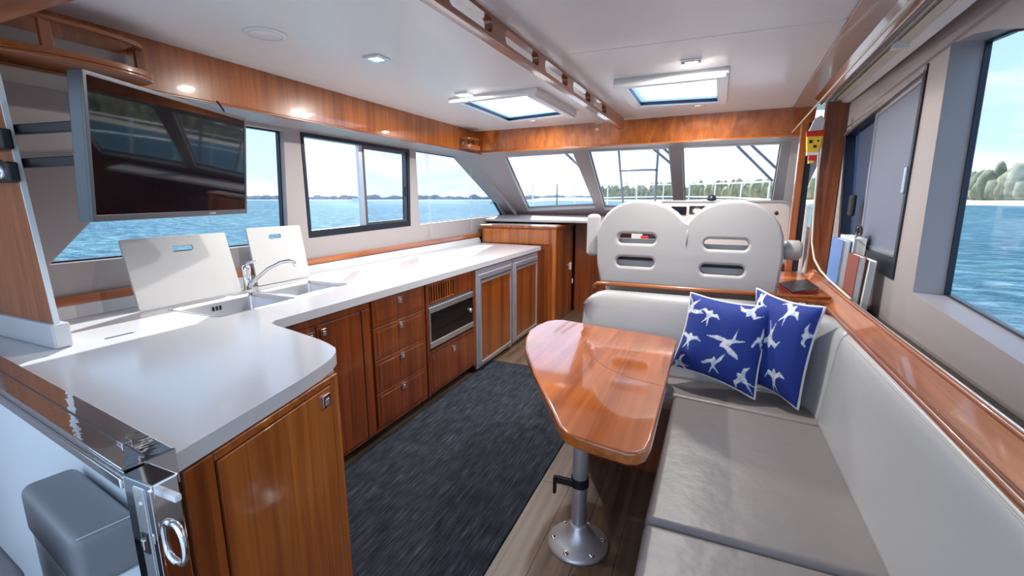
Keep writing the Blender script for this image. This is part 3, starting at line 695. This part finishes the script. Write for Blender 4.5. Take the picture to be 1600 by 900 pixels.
# companionway dark panel forward of helm
struct('door_1', box(-1.50, -.72, 5.46, 5.5, 0, 1.10), W_G, label='dark cherry companionway panel forward of the helm seats')

# ================================================================ dinette table
t = thing('dinette_table', 'glossy folded cherry table on a single steel pedestal', 'table', (-.40, 1.62, 0))
tp = [(-.745, 2.50), (-.79, 2.485), (-.828, 2.435), (-.85, 2.34), (-.855, 2.22), (-.82, 2.08), (-.76, 1.92), (-.62, 1.66), (-.455, 1.385), (-.385, 1.27), (-.355, 1.24), (-.31, 1.22), (-.165, 1.195), (-.135, 1.205), (-.115, 1.235), (-.108, 1.30), (-.105, 2.33), (-.115, 2.365), (-.14, 2.385)]
tt = link('tabletop', slab(tp, [], fz, .658, .70), W_T, t, mods=.009)
il = [(-.60, 2.47), (-.585, 2.30), (-.545, 2.05), (-.46, 1.75), (-.37, 1.45), (-.33, 1.24)]
lj = [(-.56, 2.46), (-.55, 2.30), (-.52, 2.12), (-.45, 1.95), (-.36, 1.83), (-.24, 1.75), (-.115, 1.72)]
link('leaf_joint', slab(lj+[(x+.0015, y+.002) for x, y in lj[::-1]], [], fz, .6995, .7004), SEAM_SHADE, tt)
link('column', lathe([(.030, .03), (.030, .64), (.027, .645)], (-.40, 1.62, 0), 32), PSTEEL, t, smooth=True)
link('base', lathe([(.124, 0), (.124, .008), (.118, .016), (.085, .030), (.052, .062), (.038, .085), (.033, .10)], (-.40, 1.62, 0), 40), PSTEEL, t, smooth=True)
for k in range(6):
    a = k*PI/3+.3; link('bolt_recess', lathe([(.001, .0), (.009, .0), (.012, -.003), (.012, -.02)], (-.40+.100*math.cos(a), 1.62+.100*math.sin(a), .0265), 14), CHROME, t, smooth=True)
link('top_bracket', lathe([(.034, 0), (.10, .012), (.10, .018)], (-.40, 1.62, .640), 32), STEEL, t, smooth=True)
b = lathe([(.0315, -.018), (.036, -.018), (.036, .018), (.0315, .018)], (-.40, 1.62, .285), 32)
box(-.492, -.42, 1.588, 1.600, .270, .302, .003, bm=b); box(-.502, -.490, 1.582, 1.598, .225, .302, .003, bm=b)
link('strap', b, BLACK, t)

# ================================================================ sofa
t = thing('corner_sofa', 'l-shaped settee with light grey leather pads on a cherry base', 'sofa', (.2, 1.6, 0))
link('base_front', box(-.55, .5, 2.25, 2.27, 0, .40, .003), W_G, t); 
link('base_end', box(-.06, -.04, -.1, 2.25, 0, .34, .003), W_G, t)
link('base_end', box(-.56, -.54, 2.25, 2.7, 0, .40, .003), W_G, t)
link('base_core', box(-.04, .56, -.1, 2.6, 0, .33), W_G, t)
link('base_cap', box(-.56, -.09, 2.235, 2.30, .385, .402, .004), W_X, t)
def pad(nm, pts, z0, z1, bev, mat=LEATH_S, seg=5, sag=0):
    b = prism([(x, y, z0) for x, y in pts], (0, 0, z1-z0))
    bmesh.ops.recalc_face_normals(b, faces=b.faces)
    bmesh.ops.bevel(b, geom=b.edges[:], offset=bev, segments=seg, affect='EDGES', profile=.55)
    return link(nm, b, mat, t, smooth='wn')
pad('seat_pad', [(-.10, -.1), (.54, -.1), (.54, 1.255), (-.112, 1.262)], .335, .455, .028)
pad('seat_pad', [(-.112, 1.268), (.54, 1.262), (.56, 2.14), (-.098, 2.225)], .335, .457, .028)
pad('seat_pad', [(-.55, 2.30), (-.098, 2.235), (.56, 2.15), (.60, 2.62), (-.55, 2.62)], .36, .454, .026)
# backs: one profile swept along the side, round the corner and across
def loft(secs, nm, mat):
    b = bmesh.new(); rows = [[b.verts.new(p) for p in q] for q in secs]; n = len(rows[0])
    for A, B in zip(rows, rows[1:]):
        for k in range(n): b.faces.new((A[k], A[(k+1) % n], B[(k+1) % n], B[k]))
    b.faces.new(rows[0][::-1]); b.faces.new(rows[-1])
    return link(nm, b, mat, t, smooth=True)
PB = [(.0, .44), (.004, .47), (.014, .56), (.026, .68), (.036, .78), (.044, .825), (.054, .848), (.066, .858), (.080, .861), (.125, .858), (.135, .85), (.135, .44)]
PT = [(.0, .44), (.008, .47), (.030, .58), (.058, .70), (.085, .79), (.103, .835), (.118, .858), (.135, .868), (.155, .870), (.205, .868), (.215, .85), (.215, .44)]
side = [[(.485+d, y, z) for d, z in PB] for y in (-.1, .5, 1.0, 1.6, 2.0, 2.165, 2.18)]
side[-1] = [(.497+d*.8, 2.186, .46+(z-.46)*.97) for d, z in PB]
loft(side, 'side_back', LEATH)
CR = .22; csec = []
for k in range(15):
    a = PI/2*k/14; m = (k/14)**1.2
    pr = [(d0*(1-m)+d1*m, z0*(1-m)+z1*m) for (d0, z0), (d1, z1) in zip(PB, PT)]
    cx, cy = .485-CR, 2.455-CR
    csec.append([(cx+(CR+d)*math.cos(a), cy+(CR+d)*math.sin(a), z) for d, z in pr])
csec.insert(0, [(.497+d*.8, 2.190, .46+(z-.46)*.97) for d, z in PB]); csec.insert(1, [(.485+d, 2.197, z) for d, z in PB])
loft(csec, 'corner_back', LEATH)
tsec = []
for x in [-.648, -.64, -.62, -.58, -.53, -.46, -.40, -.3, -.1, .1, .262]:
    e_ = max(0, (-.50-x)/.148); q = 1-math.sqrt(max(0, 1-e_*e_)); drop = .10*q; tuck = .05*q
    tsec.append([(x, 2.455+d+tuck*(1 if d < .1 else -.6), min(z, .870-drop) if z > .6 else z) for d, z in PT])
loft(tsec, 'transverse_back', LEATH)
b = tube([(.5365, y/10., .8515) for y in range(-1, 22)], .0014, 5); tube([(.5475, y/10., .8595) for y in range(-1, 22)], .0014, 5, bm=b)
link('stitching', b, THREAD, t)
# wooden trim rail behind the transverse back
o = link('back_rail', tube([(-.63, 2.74, .865), (-.60, 2.70, .893), (-.5, 2.69, .899), (0, 2.695, .899), (.4, 2.72, .897), (.60, 2.74, .893)], .011, 8, rz=.013), W_X, smooth=True)
tag(o, 'rounded cherry rail along the top of the transverse settee back', 'rail')
# shelf with notebook behind the corner
o = link('corner_shelf', prism([(.36, 2.71, .872), (.745, 2.64, .872), (.745, 3.7, .872), (.36, 3.7, .872)], (0, 0, .018), .003), W_Y); tag(o, 'cherry shelf behind the settee corner', 'shelf')
# starboard ledge
t = thing('side_ledge', 'long glossy cherry ledge between settee back and starboard windows', 'ledge', (.6, 1.6, .85))
path = [(-.1, .0, .0), (1.0, .0, .0), (2.0, .006, 0), (2.6, .014, 0), (3.3, .03, 0), (3.65, .05, .0)]
def sweep(nm, prof, mat, path=path, smooth=False, parent=t):
    b = bmesh.new(); rows = []
    for y, dx, dz in path: rows.append([b.verts.new((x+dx, y, z+dz)) for x, z in prof])
    n = len(prof)
    for A, B in zip(rows, rows[1:]):
        for k in range(n): b.faces.new((A[k], A[(k+1) % n], B[(k+1) % n], B[k]))
    b.faces.new(rows[0][::-1]); b.faces.new(rows[-1]); return link(nm, b, mat, parent, smooth=smooth)
circ = lambda x, z, r, n=10: [(x+r*math.cos(2*PI*k/n), z+r*math.sin(2*PI*k/n)) for k in range(n)]
sweep('lower_moulding', circ(.557, .862, .0135), W_Y, smooth=True)
sweep('face_board', [(.560, .866), (.566, .860), (.612, .925), (.606, .931)], W_Y)
sweep('cap_moulding', circ(.611, .930, .0095), W_Y, smooth=True)
sweep('cap_edge', circ(.6195, .9345, .0035, 6), STEEL, smooth=True)
link('floor_board', box(.625, .748, -.1, 3.6, .85, .862), SEAM_SHADE, t)  # near-black colour paints in the shade of the gap behind the rail
o = link('grab_tube', tube([(.624, 2.5, .945), (.635, 3.0, .955), (.640, 3.25, .97), (.632, 3.42, 1.02), (.622, 3.50, 1.12), (.617, 3.53, 1.3), (.610, 3.55, 1.6), (.60, 3.57, 1.88)], .006, 8), CREAM, smooth=True)
tag(o, 'pale curved edge strip sweeping from the ledge up the starboard post', 'trim')
# books and brochures on ledge
def book(x0, x1, y0, y1, z0, z1, cov, label, grp='books on the starboard ledge', name='book', tilt=0):
    t = thing(name, label, 'book', ((x0+x1)/2, (y0+y1)/2, z0), grp)
    b = box(x0, x0+.003, y0, y1, z0, z1); box(x1-.003, x1, y0, y1, z0, z1, bm=b); box(x0, x1, y1-.003, y1, z0, z1, bm=b)
    link('cover', b, cov, t)
    link('pages', box(x0+.003, x1-.003, y0+.004, y1-.003, z0+.004, z1-.004), PAGE, t)
    if tilt: t.rotation_euler = (0, tilt, 0)
    return t
book(.640, .670, 2.56, 2.74, .864, 1.135, BRNC, 'red brown hardback standing on the ledge, nearest of the books', tilt=.03)
book(.675, .700, 2.54, 2.72, .864, 1.12, PAGE, 'grey white booklet standing against the starboard wall beside the red brown hardback', tilt=.05)
book(.640, .675, 2.86, 3.10, .864, 1.185, BLUEP, 'blue and white booklet standing behind the red brown hardback', tilt=.02)
book(.682, .735, 2.84, 3.12, .864, 1.20, PAGE, 'thick white folder on the ledge against the sliding window', tilt=.02)
t = thing('notebook', 'black notebook with red edges lying on the corner shelf', 'book', (.50, 2.86, .891))
nb = [(.395, 3.02), (.425, 2.72), (.585, 2.93), (.572, 3.22)]
link('lower_cover', prism([(x, y, .891) for x, y in nb], (0, 0, .005)), RED, t)
link('pages', prism([(x, y, .896) for x, y in inset(nb, .004)], (0, 0, .007)), BLACK, t)
link('red_band', prism([(x, y, .903) for x, y in nb], (0, 0, .004)), RED, t)
link('upper_cover', prism([(x, y, .907) for x, y in inset(nb, .003)], (0, 0, .012), .002), BLACK, t)
# sunglasses on window track
t = thing('sunglasses', 'black sunglasses resting on top of the thick white folder', 'glasses', (.70, 2.84, 1.20))
for dy in (0, .06):
    link('lens', lathe([(.001, 0), (.024, .002), (.026, 0), (.026, -.004)], (.715, 2.86+dy, 1.235), 16, axis=0), SCREEN, t, smooth=True)
link('bridge', tube([(.716, 2.88, 1.245), (.716, 2.90, 1.245)], .003, 6), BLACK, t)
link('temple', tube([(.715, 2.84, 1.24), (.70, 2.80, 1.22), (.69, 2.84, 1.205)], .0035, 6), BLACK, t, smooth=True)

# ================================================================ starboard post
t = thing('starboard_post', 'cherry post with a dark slot at the forward end of the starboard windows', 'post', (.63, 3.75, 0))
link('inner_board', box(.520, .562, 3.72, 3.78, .89, 1.90, .003), W_VL, t)
link('dark_slot', box(.562, .600, 3.74, 3.77, .89, 1.90), FRAMEB, t)
link('outer_board', box(.628, .745, 3.60, 3.66, .89, 2.0, .004), W_V, t)
link('channel', box(.600, .622, 3.72, 3.77, .89, 1.35, .003), PAGE, t)
t = thing('yellow_packet', 'yellow and red packet in a clear bag hanging on the starboard post', 'packet', (.60, 3.55, 1.75))
link('yellow_body', prism([(.533, 3.50, 1.685), (.597, 3.50, 1.685), (.610, 3.50, 1.785), (.522, 3.50, 1.785)], (0, .03, 0), .004), YEL, t)
link('red_top', prism([(.520, 3.498, 1.785), (.612, 3.498, 1.785), (.618, 3.498, 1.82), (.518, 3.498, 1.815)], (0, .034, 0), .003), RED, t)
link('red_foot', box(.545, .590, 3.497, 3.53, 1.632, 1.672, .003), RED, t)
link('yellow_foot', box(.548, .575, 3.4955, 3.53, 1.618, 1.636, .002), YEL, t)
link('white_band', box(.533, .600, 3.496, 3.532, 1.668, 1.686, .002), PAGE, t)
for x, z, s in ((.547, 1.752, .009), (.572, 1.722, .008), (.586, 1.755, .005)): link('dark_print', box(x-s, x+s, 3.4955, 3.501, z-s, z+s), BLACK, t)
link('clear_bag', prism([(.53, 3.505, 1.815), (.605, 3.505, 1.815), (.612, 3.505, 1.88), (.59, 3.505, 1.91), (.555, 3.505, 1.89)], (0, .02, 0), .004), PAGE, t)

# ================================================================ starboard overhead storage
ov = [(.7, 0, 0)]
ovp = [(.3, -.085, .01), (2.0, 0, .01), (3.7, .055, .01)]
t = thing('overhead_rod_rack', 'long overhead rack with grooves and grey rods along the starboard ceiling edge', 'rack', (.6, 2.5, 1.97))
def sw(nm, prof, mat, smooth=False): return sweep(nm, prof, mat, path=ovp, smooth=smooth, parent=t)
sw('wooden_valance', [(.518, 2.034), (.538, 2.034), (.570, 1.996), (.558, 1.990)], W_B)
sw('valance_lip', circ(.561, 1.991, .004, 8), BEIGE, True)
sw('back_panel', [(.53, 2.028), (.70, 2.022), (.70, 2.030), (.53, 2.036)], DGREY)
sw('rod', circ(.585, 2.008, .009), RODG, True); sw('rod', circ(.606, 2.004, .007), RODG, True)
sw('divider', [(.594, 2.02), (.598, 2.02), (.598, 1.995), (.594, 1.995)], CREAM)
sw('cream_channel', [(.620, 2.0), (.648, 1.992), (.648, 2.01), (.620, 2.015)], CREAM)
sw('white_fascia', [(.648, 2.01), (.690, 2.01), (.690, 1.975), (.652, 1.982)], WHITE)
for y in (2.42, 1.55):
    dx = (y-2)*.04; dz = .01
    link('bracket', box(.60+dx, .655+dx, y-.012, y+.012, 1.975+dz, 2.02+dz, .003), WHITE, t)
o = link('fishing_rod', tube([(.525, 1.0, 2.02), (.516, 2.02, 1.99), (.508, 3.0, 1.93), (.50, 3.98, 1.872)], [.006, .006, .005, .004], 8), CREAM, smooth=True)
tag(o, 'slim pale rod running forward below the overhead rack', 'rod')

# ================================================================ helm seats
t = thing('helm_chair', 'double helm seat with twin rounded pale leather backs seen from behind', 'seat', (-.12, 2.95, 0))
out = [(-.605, .885), (-.625, 1.0)]
for k in range(1, 13):
    a = PI-k/12*(PI-.30); s = .255 if a > PI/2 else .295
    out.append((-.385+s*math.cos(a)*1.0, 1.12+.272*math.sin(a)**.86))
vL = (-.112, 1.225)
R = []
for k in range(0, 12):
    a = (PI-.30)-k/12*(PI-.30); s = .255 if a < PI/2 else .275
    R.append((.122+s*math.cos(a), 1.12+.272*max(0, math.sin(a))**.86))
out = out+[vL]+R+[(.378, 1.08), (.365, .875)]
hol = [rr(-.505, 1.135, -.285, 1.192, .026, 5), rr(-.508, .995, -.288, 1.052, .026, 5), rr(-.02, 1.118, .205, 1.175, .026, 5), rr(-.03, .975, .195, 1.032, .026, 5)]
fh = lambda u, v, w_: V((u, 2.79+w_-(v-.9)*.0, v))
bs_ = link('back_shell', slab_round(out, hol, fh, 0, .10, .018), LEATH_H, t, smooth=True); bs_.modifiers.new('wn', 'WEIGHTED_NORMAL')
link('crease', tube([(-.112, 2.786, 1.225), (-.112, 2.784, 1.18), (-.113, 2.786, 1.14)], .0035, 6), TAUPE_D, t, smooth=True)
for i, hh in enumerate(hol):
    us = [p[0] for p in hh]; vs = [p[1] for p in hh]
    link('slot_pad', box(min(us)-.02, max(us)+.02, 2.845, 2.885, min(vs)-.03, min(vs)+(.024 if i in (0, 2) else .034), .008), LEATH_H, t)
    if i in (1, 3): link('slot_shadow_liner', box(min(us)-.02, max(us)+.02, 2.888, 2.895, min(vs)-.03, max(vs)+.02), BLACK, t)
link('seat_cushion', box(-.60, .36, 2.90, 3.35, .80, .95, .04, 3), LEATH_H, t)
link('seat_base', box(-.55, .34, 2.78, 3.30, 0, .80, .005), W_G, t)
def arm(x0, x1, z0, z1, y0=2.90, y1=3.25):
    return link('armrest', box(x0, x1, y0, y1, z0, z1, .026, 4), LEATH_H, t, smooth='wn')
arm(-.735, -.655, 1.03, 1.30, 2.93, 3.02)
b = lathe([(.001, -.05), (.04, -.048), (.055, -.03), (.055, .03), (.04, .048), (.001, .05)], (.425, 2.90, 1.12), 24, axis=0); link('armrest', b, LEATH_H, t, smooth=True)
link('arm_hinge', box(-.658, -.630, 2.93, 2.98, 1.0, 1.05, .004), STEEL, t)
# items seen through slots
t = thing('bundle_of_papers', 'red and white folded papers seen through the upper left seat slot', 'papers', (-.42, 3.0, .96))
link('sheet', prism([(-.46, 3.05, .95), (-.40, 3.08, .95), (-.40, 3.06, 1.185), (-.46, 3.03, 1.185)], (.004, .01, 0)), PAGE, t); link('red_tab', box(-.40, -.355, 3.02, 3.04, .95, 1.163, .002), RED, t)
link('dark_sleeve', box(-.36, -.29, 3.03, 3.05, .95, 1.178, .003), BLACK, t)

# ================================================================ helm console
t = thing('helm_console', 'taupe helm console with dark rim and instrument screens', 'console', (.1, 3.9, 0))
cp = rr(-.42, .90, .56, 1.385, .07, 6); fcx = lambda u, v, w_: V((u, 3.92+w_+(v-.9)*.25, v))
link('rim', slab(cp, [inset(cp, .018)], fcx, -.008, .03), GREYV, t, mods=.006)
link('panel', slab(inset(cp, .014), [], fcx, -.002, .02), TAUPE, t)
link('body', box(-.40, .54, 4.07, 4.5, 0, 1.34, .02), GREYV, t)
for (a, c, d, e, m_) in ((-.30, -.18, 1.27, 1.335, SCREEN), (-.16, -.04, 1.28, 1.34, SCREEN), (-.25, -.2, 1.19, 1.25, PAGE)):
    s_ = link('instrument', slab(rr(a, d, c, e, .006, 2), [], fcx, -.012, .001), m_, t, mods=.002)
link('knob', lathe([(.016, 0), (.014, -.02), (.001, -.022)], (.46, 4.03, 1.29), 16, axis=1), BLACK, t, smooth=True)
t = thing('compass', 'small dark domed compass on top of the helm console', 'compass', (0, 4.06, 1.385))
link('dome', lathe([(.035, 0), (.036, .01), (.032, .028), (.018, .042), (.001, .047)], (0, 4.06, 1.385), 24), FRAMEB, t, smooth=True)

# ================================================================ pillows
def swallow(cx, cy, ang, s, kind=0):
    if kind == 0: P = [(0, .55), (.12, .42), (.2, .30), (.55, .45), (1.0, .15), (.55, .18), (.22, .0), (.12, -.25), (.35, -.95), (.03, -.40), (-.22, -.95), (-.10, -.25), (-.2, .0), (-.6, .12), (-.95, -.15), (-.6, .38), (-.2, .30), (-.12, .42)]
    else: P = [(0, .5), (.13, .36), (.16, .2), (.6, .75), (.85, 1.0), (.6, .35), (.2, -.05), (.1, -.3), (.55, -.85), (.02, -.42), (-.3, -1.0), (-.1, -.25), (-.2, .0), (-.75, -.25), (-1.05, -.2), (-.55, .18), (-.15, .28), (-.12, .4)]
    c, d = math.cos(ang), math.sin(ang); s *= 1.15
    return [(cx+s*(x*c-y*d), cy+s*(x*d+y*c)) for x, y in P]
def inpoly(x, y, P):
    r = False; n = len(P); j = n-1
    for i in range(n):
        if (P[i][1] > y) != (P[j][1] > y) and x < (P[j][0]-P[i][0])*(y-P[i][1])/(P[j][1]-P[i][1])+P[i][0]: r = not r
        j = i
    return r
PM = pillow_mat()
def pillow(TL, TR, BR, BL, label, birds, th=.075):
    TL, TR, BR, BL = map(V, (TL, TR, BR, BL)); cen = (TL+TR+BR+BL)/4
    nn = (TR-TL).cross(TL-BL).normalized()
    if nn.y > 0: nn = -nn
    t = thing('throw_pillow', label, 'pillow', tuple(cen), 'blue throw pillows with printed swallows')
    n = 110
    def pt(u, v, s):
        uu = u*(1-.10*(1-v*v)); vv = v*(1-.10*(1-u*u)); a, c = (uu+1)/2, (vv+1)/2
        p = (BL*(1-a)+BR*a)*(1-c)+(TL*(1-a)+TR*a)*c
        h = th*(max(0, 1-u**4)*max(0, 1-v**4))**.55*(1-.18*(u*u+v*v)/2)
        h += .004*math.sin(7*u+2*v)*(1-u*u)*(1-v*v)
        return p+nn*h*s
    b = bmesh.new(); lay = b.verts.layers.float.new('print')
    for s in (1, -1):
        m = n if s == 1 else 24; g = []
        for j in range(m+1):
            row = []
            for i in range(m+1):
                u, v = -1+2*i/m, -1+2*j/m; q = b.verts.new(pt(u, v, s))
                if s == 1: q[lay] = 1.0 if any(inpoly(u, v, P) for P in birds) else 0.0
                row.append(q)
            g.append(row)
        for j in range(m):
            for i in range(m): b.faces.new((g[j][i], g[j][i+1], g[j+1][i+1], g[j+1][i]))
    link('cover', b, PM, t, smooth=True)
    per = []
    K = 24
    for k in range(K): per.append((-1+2*k/K, -1))
    for k in range(K): per.append((1, -1+2*k/K))
    for k in range(K): per.append((1-2*k/K, 1))
    for k in range(K): per.append((-1, 1-2*k/K))
    link('piping', tube([pt(u*1.0, v*1.0, 0) for u, v in per], .0062, 8, closed=True), PAGE, t, smooth=True)
    return t
D = math.radians
bA = [swallow(-.42, .55, D(-20), .26, 0), swallow(.52, .86, D(150), .28, 0), swallow(-.93, .62, D(160), .3, 1), swallow(.20, -.02, D(125), .38, 1), swallow(-.78, -.18, D(-8), .28, 0),
      swallow(-.02, -.60, D(5), .26, 1), swallow(-.80, -.88, D(70), .26, 0), swallow(.72, -.72, D(60), .30, 0), swallow(.9, .2, D(40), .2, 1)]
pillow((-.060, 2.47, .923), (.325, 2.41, .90), (.255, 2.275, .478), (-.128, 2.37, .555), 'blue swallow print pillow with white piping, in front beside the table', bA)
bB = [swallow(.25, .82, D(-30), .30, 0), swallow(-.1, .18, D(176), .36, 0), swallow(.25, -.62, D(5), .33, 0), swallow(-.75, -.35, D(85), .34, 1), swallow(-.7, .86, D(40), .25, 1), swallow(.92, .42, D(90), .22, 0), swallow(-.85, .3, D(20), .2, 0)]
pillow((.240, 2.50, .965), (.490, 2.31, .935), (.425, 2.24, .475), (.23, 2.44, .50), 'blue swallow print pillow with white piping, behind the other against the corner', bB, .07)

# ================================================================ near left: door frame, cockpit seats
t = thing('chrome_track', 'polished steel window track lying along the near edge of the worktop', 'track', (-1.4, .5, .91))
KA, KB = V((-.915, .431, 0)), V((-2.35, .60, 0)); KL = (KB-KA).length; KD = (KB-KA)/KL; KN = V((KD.y, -KD.x, 0))
if KN.y > 0: KN = -KN
fk = lambda u, v, w_: KA+KD*u+V((0, 0, v))+KN*w_
MIR = principled('mirror polished steel', (.80, .80, .84), .03, 1, bump=(14, .12, .01))
link('bar', slab([(0, .906), (KL, .906), (KL, .93), (0, .93)], [], fk, -.045, .036), MIR, t, mods=.003)
link('lower_lip', slab([(0, .895), (KL, .895), (KL, .915), (0, .915)], [], fk, .036, .043), CHROME, t, mods=.002)
link('centre_groove', slab([(.02, .9298), (KL, .9298), (KL, .931), (.02, .931)], [], fk, -.005, -.001), DGREY, t)
link('catch', slab([(.09, .93), (.115, .93), (.115, .937), (.09, .937)], [], fk, -.012, .004), CHROME, t, mods=.001)
link('end_cap', slab([(-.004, .86), (.004, .86), (.004, .93), (-.004, .93)], [], fk, -.045, .036), CHROME, t)
t = thing('door_leaf_edge', 'polished steel door edge with lock and two d-shaped handles', 'door', (-.86, .40, 0))
link('stile', box(-.906, -.822, .387, .430, 0, .928, .003), CHROME, t)
link('edge_plate', box(-.876, -.846, .385, .388, .02, .915, .001), STEEL, t)
link('edge_rib', box(-.913, -.903, .392, .404, 0, .905, .002), CHROME, t); link('edge_rib', box(-.830, -.820, .383, .389, 0, .92, .001), CHROME, t)
link('lock_body', box(-.868, -.852, .3825, .386, .79, .83, .001), BLACK, t); link('lock_bolt', box(-.865, -.855, .378, .386, .80, .82, .002), CHROME, t)
link('screw', lathe([(.005, 0), (.004, -.002), (.001, -.002)], (-.861, .385, .885), 12, axis=1), STEEL, t)
def dh(x, s, z0, z1, y):
    pts = []
    for k in range(13):
        a = PI*k/12; pts.append((x+s*.030*math.sin(a)**.6, y, (z0+z1)/2+(z1-z0)/2*math.cos(a)))
    return link('handle', tube(pts, .0062, 10), CHROME, t, smooth=True)
dh(-.824, 1, .765, .845, .408); dh(-.905, -1, .71, .80, .408)
link('lever', box(-.824, -.79, .402, .414, .895, .908, .003), PAGE, t)
# white bulkhead
struct('wall_back', slab([(0, -.3), (1.62, -.3), (1.62, .86), (0, .86)], [], fk, -.040, -.02), GEL, label='white moulded bulkhead under the worktop facing the cockpit')
t = thing('cockpit_seat', 'dark grey vinyl cockpit cushion on a white locker against the bulkhead', 'seat', (-1.2, .43, .5))
cp_ = [(-1.375, .395), (-1.36, .505), (-.985, .455), (-1.0, .335), (-1.06, .345)]
b = prism([(x, y, .655) for x, y in [(-1.37, .398), (-1.355, .497), (-1.02, .452), (-1.043, .349)]], (0, 0, .12)); bmesh.ops.recalc_face_normals(b, faces=b.faces); bmesh.ops.bevel(b, geom=b.edges[:], offset=.022, segments=4, affect='EDGES', profile=.5)
link('cushion', b, GREYV, t, smooth='wn')
link('locker', prism([(-1.365, .404, 0), (-1.35, .494, 0), (-1.03, .448, 0), (-1.05, .356, 0)], (0, 0, .653), .004), GEL, t)
link('stitching', tube([(-1.046, .362, .771), (-1.028, .444, .771)], .0012, 5), THREAD, t)
t = thing('cockpit_seat', 'grey vinyl cockpit cushion in the lower left corner, nearest the camera', 'seat', (-1.2, .29, .5))
b = prism([(x, y, .655) for x, y in [(-1.45, .22), (-1.43, .335), (-1.055, .295), (-1.06, .19)]], (0, 0, .11)); bmesh.ops.recalc_face_normals(b, faces=b.faces); bmesh.ops.bevel(b, geom=b.edges[:], offset=.022, segments=4, affect='EDGES', profile=.5)
link('cushion', b, GREYV, t, smooth='wn'); link('locker', prism([(-1.44, .228, 0), (-1.42, .328, 0), (-1.065, .289, 0), (-1.07, .197, 0)], (0, 0, .653), .004), FRAMEB, t)
struct('deck', box(-3.0, 1.2, -4.0, -.2, -.12, -.02), GEL, label='white cockpit deck aft of the doorway')

# ================================================================ foredeck, bow rail, rigging
b = bmesh.new(); prof_ = [(5.7, 1.08), (7, 1.1), (9, 1.08), (11.5, 1.0)]; rows = []
for y, z in prof_:
    hw = 1.9*math.sqrt(max(.02, 1-((y-5.7)/6.6)**2)); rows.append([b.verts.new((-.87+hw*k, y, z-.10*k*k)) for k in (-1, -.5, 0, .5, 1)]+[b.verts.new((-.87+hw, y, .2)), b.verts.new((-.87-hw, y, .2))])
for A, B in zip(rows, rows[1:]):
    for k in range(7): b.faces.new((A[k], A[(k+1) % 7], B[(k+1) % 7], B[k]))
struct('foredeck', b, GEL, label='white foredeck beyond the windscreen')
t = thing('bow_rail', 'polished steel bow rail around the foredeck', 'rail', (-.87, 8.5, 1.0))
def railpt(s, z):
    a = s*PI; return (-.87-1.85*math.cos(a), 5.6+6.0*math.sin(a)**.9, z)
for z in (1.62, 1.34): link('rail', tube([railpt(k/30, z-.05*math.cos(k/30*2*PI)*0+.10*math.sin(k/30*PI)) for k in range(31)], .014, 8), GEL, t, smooth=True)
for k in range(2, 29, 3):
    p = V(railpt(k/30, 1.62+.10*math.sin(k/30*PI))); link('stanchion', tube([p, (p.x*.98-.017, p.y-.05, .95)], .012, 6), GEL, t, smooth=True)
def stay(a, c, label, nm='stay', grp='rigging stays ahead of the windscreen', r=.018):
    tag(link(nm, tube([a, c], r, 6), DGREY, smooth=True), label, 'rigging', grp)
stay((-1.51, 8, 2.3), (-1.36, 8, 1.15), 'upright post of the ladder frame, left one through the middle windscreen pane', 'mast_post')
stay((-.86, 8, 2.4), (-.86, 8, 1.15), 'upright post of the ladder frame, right one through the middle windscreen pane', 'mast_post')
stay((-1.47, 8, 1.86), (-.86, 8, 1.86), 'short cross rung between the two upright posts', 'rung')
stay((-1.0, 7, 2.25), (-.45, 7, 1.78), 'slanting stay at the right of the middle pane, lower of two')
stay((-.85, 7, 2.25), (-.42, 7, 1.86), 'slanting stay at the right of the middle pane, upper of two')
stay((.25, 7, 2.1), (.72, 7, 1.62), 'slanting stay at the right of the starboard pane, lower of two')
stay((.42, 7, 2.1), (.78, 7, 1.75), 'slanting stay at the right of the starboard pane, upper of two')
stay((-2.25, 7, 2.2), (-1.78, 7, 1.78), 'slanting stay at the right of the port pane, lower of two')
stay((-2.12, 7, 2.2), (-1.70, 7, 1.86), 'slanting stay at the right of the port pane, upper of two')
stay((-2.05, 6.4, 1.0), (-2.05, 6.4, 1.60), 'thin short aerial standing beyond the port pane', 'aerial', None, .01)

for o in bpy.data.objects:
    if '_base' in o: del o['_base']
